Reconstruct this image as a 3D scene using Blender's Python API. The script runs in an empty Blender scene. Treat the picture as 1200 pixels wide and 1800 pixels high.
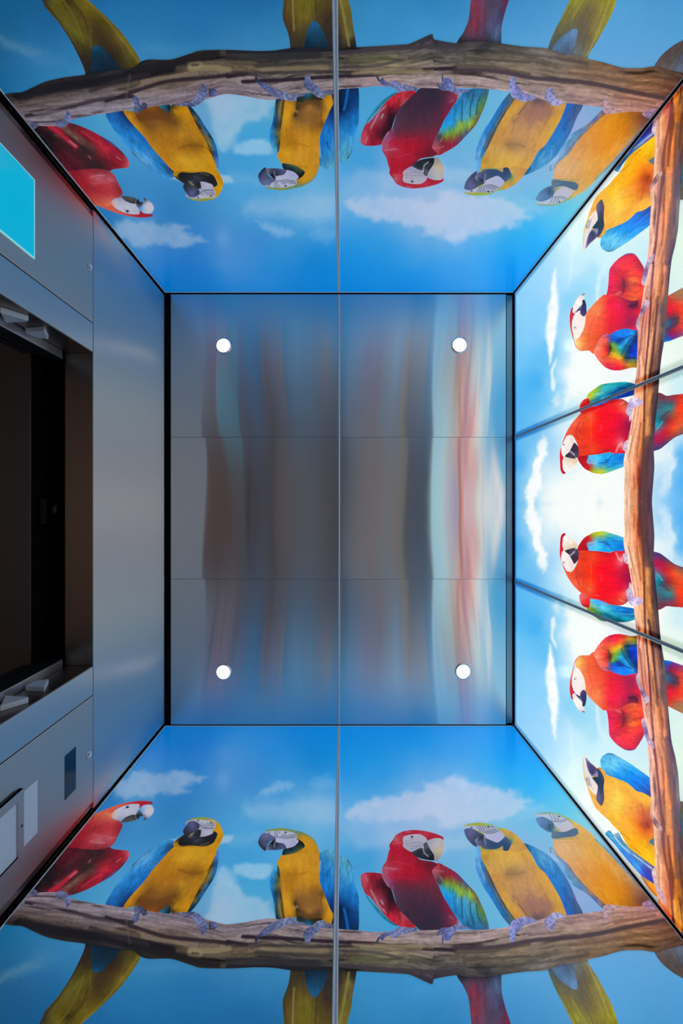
import bpy, bmesh, math
import numpy as np
from mathutils import Vector
from mathutils.geometry import delaunay_2d_cdt

# ------------------------------------------------------------------ camera, world, exposure
SC = bpy.context.scene
COL = SC.collection
EYE = 1.05                    # camera height above the car floor
FPX = 700.0                   # focal length in pixels of the 1200 x 1800 frame
CU, CV = 600.0, 895.0         # zenith in the photo
CEIL = 1.47                   # ceiling height above the eye
cam_d = bpy.data.cameras.new('camera')
cam = bpy.data.objects.new('camera', cam_d)
COL.objects.link(cam)
cam.location = (0, 0, EYE)
cam.rotation_euler = (math.pi, 0, 0)      # looks straight up, photo right = +X, photo down = +Y
cam_d.sensor_fit = 'AUTO'
cam_d.sensor_width = 36
cam_d.lens = 36 * FPX / 1800
cam_d.shift_y = (CV - 900) / 1800
cam_d.clip_start = 0.01
SC.camera = cam
w = bpy.data.worlds.new('world')
SC.world = w
w.use_nodes = True
w.node_tree.nodes['Background'].inputs[0].default_value = (0.012, 0.013, 0.016, 1)
w.node_tree.nodes['Background'].inputs[1].default_value = 1.0
SC.view_settings.view_transform = 'Standard'
SC.view_settings.look = 'None'
SC.view_settings.gamma = 1.0
SC.view_settings.use_curve_mapping = False
SC.view_settings.exposure = 0.0
SC.cycles.use_denoising = True
SC.cycles.max_bounces = 16
SC.cycles.diffuse_bounces = 8
SC.cycles.glossy_bounces = 8
SC.cycles.sample_clamp_indirect = 8.0

LAMP_STRENGTH = 3.0           # glow of the downlight lenses
BEAM_WATTS = 60.0             # narrow beam of each downlight
GLOW = 0.98                   # backlight of the glowing rear wall
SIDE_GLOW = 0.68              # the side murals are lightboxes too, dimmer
SIDE_GAIN = 1.0               # ink density of the side murals

XF, XR, XS = -0.65, 0.638, 0.63      # front wall, glowing rear wall, end of the side murals
YS = 0.80                            # side murals at y = +-YS
LOW = 0.13                           # lower edge of the murals, above the eye
Y0 = -0.016                          # mirror line of the rear mural
SEAM_X = -0.0105


# ------------------------------------------------------------------ helpers
def lin(c):
    c = np.asarray(c, dtype=float)
    return np.where(c <= 0.04045, c / 12.92, ((c + 0.055) / 1.055) ** 2.4)


def hexc(h):
    return lin([int(h[i:i + 2], 16) / 255 for i in (0, 2, 4)])


ORG = {}


def link(o, parent=None, origin=(0, 0, 0)):
    COL.objects.link(o)
    ORG[o.name] = Vector(origin)
    if parent is not None:
        o.parent = parent
        o.location = Vector(origin) - ORG[parent.name]
    else:
        o.location = origin
    return o


def mesh_obj(name, V, F, mats, parent=None, origin=None, col=None, fm=None, smooth=False, glow=None):
    """V in world coordinates (z above the floor)."""
    V = np.asarray(V, dtype=float)
    if origin is None:
        origin = (V.min(0) + V.max(0)) / 2
    m = bpy.data.meshes.new(name)
    m.from_pydata((V - np.asarray(origin)).tolist(), [], F)
    for mt in (mats if isinstance(mats, (list, tuple)) else [mats]):
        m.materials.append(mt)
    if col is not None:
        a = m.color_attributes.new('print', 'FLOAT_COLOR', 'POINT')
        a.data.foreach_set('color', np.hstack([col, np.ones((len(col), 1))]).astype(np.float32).ravel())
    if fm is not None:
        m.polygons.foreach_set('material_index', np.asarray(fm, dtype=np.int32))
    if smooth:
        m.polygons.foreach_set('use_smooth', np.ones(len(m.polygons), dtype=bool))
    m.update()
    return link(bpy.data.objects.new(name, m), parent, origin)


def bm_obj(name, bm, mat, parent=None, origin=None, smooth=False):
    bm.verts.ensure_lookup_table()
    co = np.array([v.co[:] for v in bm.verts])
    if origin is None:
        origin = (co.min(0) + co.max(0)) / 2
    for v in bm.verts:
        v.co -= Vector(origin)
    m = bpy.data.meshes.new(name)
    bm.to_mesh(m)
    bm.free()
    m.materials.append(mat)
    if smooth:
        m.polygons.foreach_set('use_smooth', np.ones(len(m.polygons), dtype=bool))
    return link(bpy.data.objects.new(name, m), parent, origin)


def add_box(bm, lo, hi, bev=0.0, seg=2):
    r = bmesh.ops.create_cube(bm, size=1)
    vs = r['verts']
    lo, hi = Vector(lo), Vector(hi)
    for v in vs:
        v.co = Vector([(lo[i] + hi[i]) / 2 + v.co[i] * (hi[i] - lo[i]) for i in range(3)])
    if bev:
        es = list({e for v in vs for e in v.link_edges})
        bmesh.ops.bevel(bm, geom=es, offset=bev, segments=seg, affect='EDGES', profile=0.5)


def box(name, lo, hi, mat, parent=None, bev=0.0, origin=None):
    bm = bmesh.new()
    add_box(bm, lo, hi, bev)
    return bm_obj(name, bm, mat, parent, origin)


def lathe(bm, c, prof, axis='z', n=48):
    """prof: list of (radius, offset along axis)."""
    rings = []
    for r, d in prof:
        ring = []
        for k in range(n):
            a = 2 * math.pi * k / n
            if axis == 'z':
                p = (c[0] + r * math.cos(a), c[1] + r * math.sin(a), c[2] + d)
            else:
                p = (c[0] + d, c[1] + r * math.cos(a), c[2] + r * math.sin(a))
            ring.append(bm.verts.new(p))
        rings.append(ring)
    for a, b in zip(rings, rings[1:]):
        for k in range(n):
            bm.faces.new((a[k], a[(k + 1) % n], b[(k + 1) % n], b[k]))
    return rings


def disc(bm, ring):
    bm.faces.new(ring)


def prism(bm, poly, d, bev=0.0):
    """poly: 3-D points of a planar outline, d: extrusion vector."""
    a = [bm.verts.new(p) for p in poly]
    b = [bm.verts.new(Vector(p) + Vector(d)) for p in poly]
    fs = [bm.faces.new(a), bm.faces.new(b[::-1])]
    n = len(a)
    for k in range(n):
        fs.append(bm.faces.new((a[k], b[k], b[(k + 1) % n], a[(k + 1) % n])))
    bmesh.ops.recalc_face_normals(bm, faces=fs)
    if bev:
        es = list({e for f in fs for e in f.edges})
        bmesh.ops.bevel(bm, geom=es, offset=bev, segments=2, affect='EDGES', profile=0.5)


def thing(o, label, cat, group=None):
    o['label'] = label
    o['category'] = cat
    if group:
        o['group'] = group
    return o


def struct(o, label=None, cat=None):
    o['kind'] = 'structure'
    if label:
        o['label'] = label
        o['category'] = cat or 'room'
    return o


def empty(name, loc, parent=None):
    o = bpy.data.objects.new(name, None)
    o.empty_display_size = 0.05
    return link(o, parent, loc)


# ------------------------------------------------------------------ materials
def new_mat(name):
    m = bpy.data.materials.new(name)
    m.use_nodes = True
    nt = m.node_tree
    return m, nt, nt.nodes['Principled BSDF']


def node(nt, kind, **kw):
    n = nt.nodes.new(kind)
    for k, v in kw.items():
        if k in n.inputs:
            n.inputs[k].default_value = v
        else:
            setattr(n, k, v)
    return n


def plain(name, col, rough=0.5, metal=0.0, noise=0.0, scale=60, spec=0.5, emit=None, es=0.0):
    m, nt, p = new_mat(name)
    p.inputs['Roughness'].default_value = rough
    p.inputs['Metallic'].default_value = metal
    p.inputs['Specular IOR Level'].default_value = spec
    c = [*hexc(col)]
    if noise:
        tc = node(nt, 'ShaderNodeTexCoord')
        nz = node(nt, 'ShaderNodeTexNoise', Scale=scale, Detail=4.0)
        nt.links.new(tc.outputs['Object'], nz.inputs['Vector'])
        mx = node(nt, 'ShaderNodeMix', data_type='RGBA')
        mx.inputs['A'].default_value = [*[max(0, v * (1 - noise)) for v in c], 1]
        mx.inputs['B'].default_value = [*[min(1, v * (1 + noise)) for v in c], 1]
        nt.links.new(nz.outputs['Fac'], mx.inputs['Factor'])
        nt.links.new(mx.outputs['Result'], p.inputs['Base Color'])
    else:
        p.inputs['Base Color'].default_value = [*c, 1]
    if emit:
        p.inputs['Emission Color'].default_value = [*hexc(emit), 1]
        p.inputs['Emission Strength'].default_value = es
    return m


def brushed(name, col, blur_long, blur_short, tangent=(1, 0, 0), gs=0.1, grain=(1, 1, 1), bump=0.0, bscale=3.0):
    """Brushed stainless steel: reflections smear across the grain (tangent = grain direction), sheet waviness in the normal."""
    m = bpy.data.materials.new(name)
    m.use_nodes = True
    nt = m.node_tree
    nt.nodes.remove(nt.nodes['Principled BSDF'])
    out = nt.nodes['Material Output']
    p = node(nt, 'ShaderNodeBsdfAnisotropic')
    nt.links.new(p.outputs[0], out.inputs['Surface'])
    p.inputs['Color'].default_value = [*hexc(col), 1]
    r = math.sqrt(math.sqrt(blur_long * blur_short))
    p.inputs['Anisotropy'].default_value = min(0.97, 1 - math.sqrt(blur_short / blur_long))
    tc = node(nt, 'ShaderNodeTexCoord')
    cx = node(nt, 'ShaderNodeCombineXYZ', X=tangent[0], Y=tangent[1], Z=tangent[2])
    nt.links.new(cx.outputs[0], p.inputs['Tangent'])
    mp = node(nt, 'ShaderNodeMapping')
    mp.inputs['Scale'].default_value = grain
    nt.links.new(tc.outputs['Object'], mp.inputs['Vector'])
    nz = node(nt, 'ShaderNodeTexNoise', Scale=12.0, Detail=3.0)
    nt.links.new(mp.outputs['Vector'], nz.inputs['Vector'])
    mr = node(nt, 'ShaderNodeMapRange')
    mr.inputs['To Min'].default_value = r * (1 - gs)
    mr.inputs['To Max'].default_value = r * (1 + gs)
    nt.links.new(nz.outputs['Fac'], mr.inputs['Value'])
    nt.links.new(mr.outputs['Result'], p.inputs['Roughness'])
    if bump:
        n2 = node(nt, 'ShaderNodeTexNoise', Scale=bscale, Detail=0.0)
        nt.links.new(tc.outputs['Object'], n2.inputs['Vector'])
        bp = node(nt, 'ShaderNodeBump', Strength=1.0, Distance=bump)
        nt.links.new(n2.outputs['Fac'], bp.inputs['Height'])
        nt.links.new(bp.outputs['Normal'], p.inputs['Normal'])
    return m


def print_mat(name, lit):
    m, nt, p = new_mat(name)
    at = node(nt, 'ShaderNodeAttribute', attribute_name='print')
    tc = node(nt, 'ShaderNodeTexCoord')
    nz = node(nt, 'ShaderNodeTexNoise', Scale=260.0, Detail=2.0)
    nt.links.new(tc.outputs['Object'], nz.inputs['Vector'])
    mr = node(nt, 'ShaderNodeMapRange')
    mr.inputs['To Min'].default_value = 0.94
    mr.inputs['To Max'].default_value = 1.06
    nt.links.new(nz.outputs['Fac'], mr.inputs['Value'])
    sc = node(nt, 'ShaderNodeVectorMath', operation='SCALE')
    nt.links.new(at.outputs['Color'], sc.inputs[0])
    nt.links.new(mr.outputs['Result'], sc.inputs['Scale'])
    if lit:
        p.inputs['Base Color'].default_value = (0.02, 0.02, 0.02, 1)
        nt.links.new(sc.outputs[0], p.inputs['Emission Color'])
        p.inputs['Emission Strength'].default_value = GLOW
        p.inputs['Roughness'].default_value = 0.12
        p.inputs['Specular IOR Level'].default_value = 0.3
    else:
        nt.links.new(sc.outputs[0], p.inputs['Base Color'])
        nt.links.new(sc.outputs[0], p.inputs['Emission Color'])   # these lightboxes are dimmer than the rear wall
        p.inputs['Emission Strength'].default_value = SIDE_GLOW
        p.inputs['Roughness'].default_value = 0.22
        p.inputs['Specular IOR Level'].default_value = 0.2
    return m


M = {}
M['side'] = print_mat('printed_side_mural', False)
M['lit'] = print_mat('printed_glowing_mural', True)
M['ceil'] = brushed('brushed_ceiling_steel', 'e6dfdb', 0.20, 0.003, (1, 0, 0), 0.05, bump=0.006, bscale=2.6)
M['steel'] = brushed('brushed_wall_steel', 'e2dcd8', 0.55, 0.07, (0, 1, 0), 0.04)
M['cop'] = brushed('brushed_panel_steel', 'dcd0c6', 0.50, 0.20, (0, 1, 0), 0.04)
M['dsteel'] = brushed('dark_brushed_steel', 'a8a09c', 0.20, 0.08, (0, 1, 0), 0.1)
M['reveal'] = brushed('dark_reveal_steel', 'a09490', 0.16, 0.08, (0, 0, 1), 0.1)
M['chrome'] = brushed('polished_trim', 'e6e6ea', 0.12, 0.10, (0, 0, 1), 0.05)
M['alu'] = plain('satin_aluminium', 'f8f8fa', 0.4, metal=0.0, noise=0.02)
M['seam'] = plain('grey_joint_metal', 'e4e0de', 0.5, metal=0.0, noise=0.05)
M['soffit'] = brushed('landing_soffit_steel', '7c8494', 0.2, 0.12, (0, 1, 0), 0.1)
M['wain'] = brushed('lower_wall_steel', 'a8a6a6', 0.30, 0.12, (0, 1, 0), 0.1)
M['black'] = plain('black_gap', '060607', 0.6, spec=0.2)
M['rubber'] = plain('dark_rubber', '15161a', 0.55, noise=0.2)
M['dark'] = plain('dark_painted_metal', '1c1b20', 0.5, noise=0.15, scale=20)
M['floor'] = plain('speckled_floor', 'a49c98', 0.5, noise=0.2, scale=120)
def tile_mat():
    m, nt, p = new_mat('brown_floor_tile')
    tc = node(nt, 'ShaderNodeTexCoord')
    br = node(nt, 'ShaderNodeTexBrick', Scale=1.0)
    br.offset = 0.0
    br.inputs['Color1'].default_value = (0.34, 0.23, 0.18, 1)
    br.inputs['Color2'].default_value = (0.24, 0.18, 0.155, 1)
    br.inputs['Mortar'].default_value = (0.03, 0.025, 0.02, 1)
    br.inputs['Brick Width'].default_value = 0.6
    br.inputs['Row Height'].default_value = 0.32
    br.inputs['Mortar Size'].default_value = 0.012
    nt.links.new(tc.outputs['Object'], br.inputs['Vector'])
    nt.links.new(br.outputs['Color'], p.inputs['Base Color'])
    p.inputs['Roughness'].default_value = 0.4
    return m


M['tile'] = tile_mat()
M['lobby'] = plain('landing_wall_paint', '6a625e', 0.6, noise=0.1)
M['unseenlamp'] = plain('unseen_landing_lamp', 'ffffff', 0.5, emit='ffe2c8', es=11.0)
M['white'] = plain('white_plastic', 'ececee', 0.4, noise=0.05)
M['paper'] = plain('white_card', 'f4f6fc', 0.5, noise=0.03)
M['lens'] = plain('downlight_lens', 'ffffff', 0.4, emit='fff1da', es=LAMP_STRENGTH)
M['screen'] = plain('cyan_screen', '041014', 0.15, emit='00a8cc', es=1.0)
M['halo'] = plain('screen_border', '0a1418', 0.2, emit='8fd0e0', es=0.9)
M['tint'] = plain('tinted_glass', '1a1e28', 0.08)


# ------------------------------------------------------------------ projection of traced points on the walls
# A traced outline is carried to its own wall plane and lies there flat, as the print does.
def side_xy(u, v):            # print coordinates on the side wall: (x along the wall, h above the eye)
    h = FPX * YS / (v - CV)
    return (u - CU) / FPX * h, h


def side_uv(x, h):
    return CU + FPX * x / h, CV + FPX * YS / h


def rear_xy(u, v):
    h = FPX * XR / (u - CU)
    return (v - CV) / FPX * h, h


def rear_uv(y, h):
    return CU + FPX * XR / h, CV + FPX * y / h


# ------------------------------------------------------------------ painting
def _hash(ix, iy, seed):
    n = (ix * 374761393 + iy * 668265263 + seed * 1442695041) & 0xffffffff
    n = ((n ^ (n >> 13)) * 1274126177) & 0xffffffff
    return ((n ^ (n >> 16)) & 0xffff) / 65535.0


def vnoise(x, y, seed=0):
    x0, y0 = np.floor(x), np.floor(y)
    fx, fy = x - x0, y - y0
    fx, fy = fx * fx * (3 - 2 * fx), fy * fy * (3 - 2 * fy)
    ix, iy = x0.astype(np.int64), y0.astype(np.int64)
    a, b = _hash(ix, iy, seed), _hash(ix + 1, iy, seed)
    c, d = _hash(ix, iy + 1, seed), _hash(ix + 1, iy + 1, seed)
    return (a * (1 - fx) + b * fx) * (1 - fy) + (c * (1 - fx) + d * fx) * fy


def fbm(x, y, seed=0, o=4):
    s, a, t = 0.0, 0.5, 0.0
    for k in range(o):
        s = s + a * vnoise(x, y, seed + k * 17)
        t += a
        a *= 0.5
        x, y = x * 2.03 + 5.1, y * 2.03 + 1.7
    return s / t


def pts(s, crop=(0, 0, 1)):
    o = np.array([[float(q) for q in p.split(',')] for p in s.split()])
    return o / crop[2] + np.array(crop[:2])


def cpts(s, crop=(0, 0, 1)):
    P, C = [], []
    for p in s.split():
        a, b, c = p.split(',')
        P.append((float(a), float(b)))
        C.append(hexc(c) ** (1 / 2.2))
    return np.array(P) / crop[2] + np.array(crop[:2]), np.array(C)


def blend(uv, P, C, soft, coord=None):
    """Smooth colour field through the colour points (linear radial basis functions)."""
    if coord is not None:
        uv, P = coord(uv), coord(P)
    n = len(P)
    if n < 3:
        return np.repeat(C.mean(0)[None], len(uv), 0)
    A = np.zeros((n + 1, n + 1))
    A[:n, :n] = -np.sqrt(((P[:, None] - P[None]) ** 2).sum(2) + soft * soft) + 0.35 * np.eye(n) * soft
    A[:n, n] = A[n, :n] = 1
    W = np.linalg.lstsq(A, np.vstack([C, np.zeros((1, 3))]), rcond=None)[0]
    out = np.zeros((len(uv), 3))
    lo, hi = C.min(0), C.max(0)
    for k in range(0, len(uv), 40000):
        q = uv[k:k + 40000]
        d = -np.sqrt(((q[:, None, :] - P[None]) ** 2).sum(2) + soft * soft)
        out[k:k + 40000] = np.clip(d @ W[:n] + W[n], lo * 0.9, hi * 1.04)
    return out


def seg_dist(q, poly):
    best = np.full(len(q), 1e9)
    for a, b in zip(poly[:-1], poly[1:]):
        d = b - a
        t = np.clip(((q - a) @ d) / max(1e-9, d @ d), 0, 1)
        e = q - a - t[:, None] * d
        best = np.minimum(best, (e * e).sum(1))
    return np.sqrt(best)


def inside(q, poly):
    x, y = q[:, 0], q[:, 1]
    r = np.zeros(len(q), dtype=bool)
    n = len(poly)
    for i in range(n):
        x1, y1 = poly[i]
        x2, y2 = poly[(i + 1) % n]
        if y1 == y2:
            continue
        c = ((y1 > y) != (y2 > y)) & (x < (x2 - x1) * (y - y1) / (y2 - y1) + x1)
        r ^= c
    return r


def smooth(a, b, x):
    t = np.clip((x - a) / (b - a), 0, 1)
    return t * t * (3 - 2 * t)


def catmull(P, step, closed=True):
    n = len(P)
    out = []
    rng = range(n) if closed else range(n - 1)
    for i in rng:
        if closed:
            p0, p1, p2, p3 = P[i - 1], P[i], P[(i + 1) % n], P[(i + 2) % n]
        else:
            p0, p1, p2, p3 = P[max(0, i - 1)], P[i], P[i + 1], P[min(n - 1, i + 2)]
        m = max(1, int(np.hypot(*(p2 - p1)) / step))
        t = (np.arange(m) / m)[:, None]
        k = 0.38
        m1, m2 = (p2 - p0) * k, (p3 - p1) * k
        out.append((2 * t ** 3 - 3 * t ** 2 + 1) * p1 + (t ** 3 - 2 * t ** 2 + t) * m1
                   + (-2 * t ** 3 + 3 * t ** 2) * p2 + (t ** 3 - t ** 2) * m2)
    if not closed:
        out.append(P[-1:])
    return np.vstack(out)


def clip_half(P, ax, val, keep_less):
    out = []
    n = len(P)
    if n == 0:
        return P
    for i in range(n):
        a, b = P[i], P[(i + 1) % n]
        ia = (a[ax] <= val) if keep_less else (a[ax] >= val)
        ib = (b[ax] <= val) if keep_less else (b[ax] >= val)
        if ia:
            out.append(a)
        if ia != ib:
            t = (val - a[ax]) / (b[ax] - a[ax])
            out.append(a + t * (b - a))
    return np.array(out) if out else np.zeros((0, 2))


class Wall:
    """One printed wall: print plane coordinates (s along the wall, h above the eye)."""

    def __init__(self, kind, flip=1):
        self.kind, self.flip = kind, flip

    def to_sh(self, uv):
        f = side_xy if self.kind == 'side' else rear_xy
        a, b = f(uv[:, 0], uv[:, 1])
        return np.stack([a, b], 1)

    def to_uv(self, sh):
        if self.kind == 'side':
            a, b = side_uv(sh[:, 0], sh[:, 1])
        else:
            a, b = rear_uv(np.where(sh[:, 0] < Y0, 2 * Y0 - sh[:, 0], sh[:, 0]), sh[:, 1])
        return np.stack([a, b], 1)

    def world(self, sh, off):
        z = sh[:, 1] + EYE
        if self.kind == 'side':
            return np.stack([sh[:, 0], np.full(len(z), self.flip * (YS - off)), z], 1)
        return np.stack([np.full(len(z), XR - off), sh[:, 0], z], 1)

    def tone(self, c, sh, rect):
        if self.kind == 'side':
            return np.clip(c * SIDE_GAIN, 0, 0.95)
        # the backlight does not reach the last centimetre of each glass panel
        e = np.minimum.reduce([sh[:, 0] - rect[0], rect[1] - sh[:, 0], rect[3] - sh[:, 1], np.full(len(sh), 9.0)])
        k = (1 - smooth(0.006, 0.016, e))[:, None]
        return c * (1 - k) + k * (np.clip(c, 0, 1) ** 1.9) * 0.75


def paint(uv, P, C, strokes, crop, seed, warp=1.1, amp=0.05, soft=1.2, grain=None, coord=None, feather=(0, 1), plume=0.0):
    n1 = fbm(uv[:, 0] / 5.0, uv[:, 1] / 5.0, seed) - 0.5
    n2 = fbm(uv[:, 0] / 5.0, uv[:, 1] / 5.0, seed + 91) - 0.5
    q = uv + np.stack([n1, n2], 1) * 2 * warp
    c = blend(q, P, C, soft, coord)
    n3 = fbm(uv[:, 0] / 3.2, uv[:, 1] / 3.2, seed + 7, 3) - 0.5
    f = np.array(feather)
    a = uv @ np.array([f[0], f[1]]) / np.hypot(*f)          # along and across the plumage
    b = uv @ np.array([-f[1], f[0]]) / np.hypot(*f)
    n4 = fbm(a / 9.0, b / 2.0 + n1 * 2.0, seed + 21, 3) - 0.5
    n5 = fbm(a / 26.0, b / 6.5, seed + 33, 2) - 0.5
    c = c * (1 + amp * 2 * n3 + plume * n4 + 0.7 * plume * n5)[:, None]
    if grain is not None:
        c = grain(uv, c)
    for st in strokes:
        line, wd, col = st[0], st[1], st[2]
        al = st[3] if len(st) > 3 else 0.9
        L = pts(line, crop)
        L = catmull(L, 3.0, closed=False)
        hw = wd / crop[2] / 2
        d = seg_dist(q * 0.5 + uv * 0.5, L)
        k = (1 - smooth(hw * 0.55, hw * 1.15 + 0.55, d)) * al
        c = c * (1 - k[:, None]) + (hexc(col) ** (1 / 2.2)) * k[:, None]
    return np.clip(c, 0, 1.2) ** 2.2


def layer(wall, name, outline_uv, P, C, strokes, crop, rect, off, parent, seed, step=1.6, grain=None, mirror=False, corner=False, amp=0.05, warp=1.1, coord=None, clip=None, feather=(0, 1), plume=0.0):
    """One printed shape, cut to its panel; returns the object or None when the panel shows nothing of it."""
    uvb = catmull(outline_uv, step) if not corner else np.vstack([
        a + (b - a) * (np.arange(max(1, int(np.hypot(*(b - a)) / step)))[:, None] / max(1, int(np.hypot(*(b - a)) / step)))
        for a, b in zip(outline_uv, np.roll(outline_uv, -1, 0))])
    lo, hi = uvb.min(0), uvb.max(0)
    gx, gy = np.meshgrid(np.arange(lo[0], hi[0], step), np.arange(lo[1], hi[1], step))
    g = np.stack([gx.ravel(), gy.ravel()], 1)
    g[:, 0] += (np.round(g[:, 1] / step).astype(int) % 2) * step * 0.5
    g = g[inside(g, uvb)]
    if len(g):
        keep = np.ones(len(g), bool)
        for k in range(0, len(g), 4000):
            d = ((g[k:k + 4000, None, :] - uvb[None]) ** 2).sum(2).min(1)
            keep[k:k + 4000] = d > (0.55 * step) ** 2
        g = g[keep]
    shb = wall.to_sh(uvb)
    shg = wall.to_sh(g) if len(g) else np.zeros((0, 2))
    if mirror:
        shb = shb.copy(); shb[:, 0] = 2 * Y0 - shb[:, 0]
        if len(shg):
            shg = shg.copy(); shg[:, 0] = 2 * Y0 - shg[:, 0]
    x0, x1, h0, h1 = clip or rect
    if shb[:, 0].max() <= x0 or shb[:, 0].min() >= x1:
        return None
    cut = shb[:, 0].min() < x0 or shb[:, 0].max() > x1 or shb[:, 1].min() < h0 or shb[:, 1].max() > h1
    if cut:
        for ax, val, less in ((0, x0, False), (0, x1, True), (1, h0, False), (1, h1, True)):
            shb = clip_half(shb, ax, val, less)
        if len(shb) < 4:
            return None
        fine = []
        for a, b in zip(shb, np.roll(shb, -1, 0)):
            m = max(1, int(np.hypot(*(b - a)) / 0.0022))
            fine.append(a + (b - a) * (np.arange(m)[:, None] / m))
        shb = np.vstack(fine)
        keep = np.hypot(*(shb - np.roll(shb, 1, 0)).T) > 1e-6
        shb = shb[keep]
        e = 0.0008
        if len(shg):
            shg = shg[(shg[:, 0] > x0 + e) & (shg[:, 0] < x1 - e) & (shg[:, 1] > h0 + e) & (shg[:, 1] < h1 - e)]
        if np.ptp(shb[:, 0]) < 0.004:
            return None
    S = 100.0
    pv = [Vector(p) for p in (shb * S)] + [Vector(p) for p in (shg * S)]
    r = delaunay_2d_cdt(pv, [], [list(range(len(shb)))], 1, 1e-4)
    sh = np.array([v[:] for v in r[0]]) / S
    F = [list(f) for f in r[2]]
    if len(F) < 3:
        return None
    c = paint(wall.to_uv(sh), P, C, strokes, crop, seed, grain=grain, amp=amp, warp=warp, coord=coord, feather=feather, plume=plume)
    c = wall.tone(c, sh, rect)
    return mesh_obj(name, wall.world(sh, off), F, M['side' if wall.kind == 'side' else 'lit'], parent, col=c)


STEP = 0.00008

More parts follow.
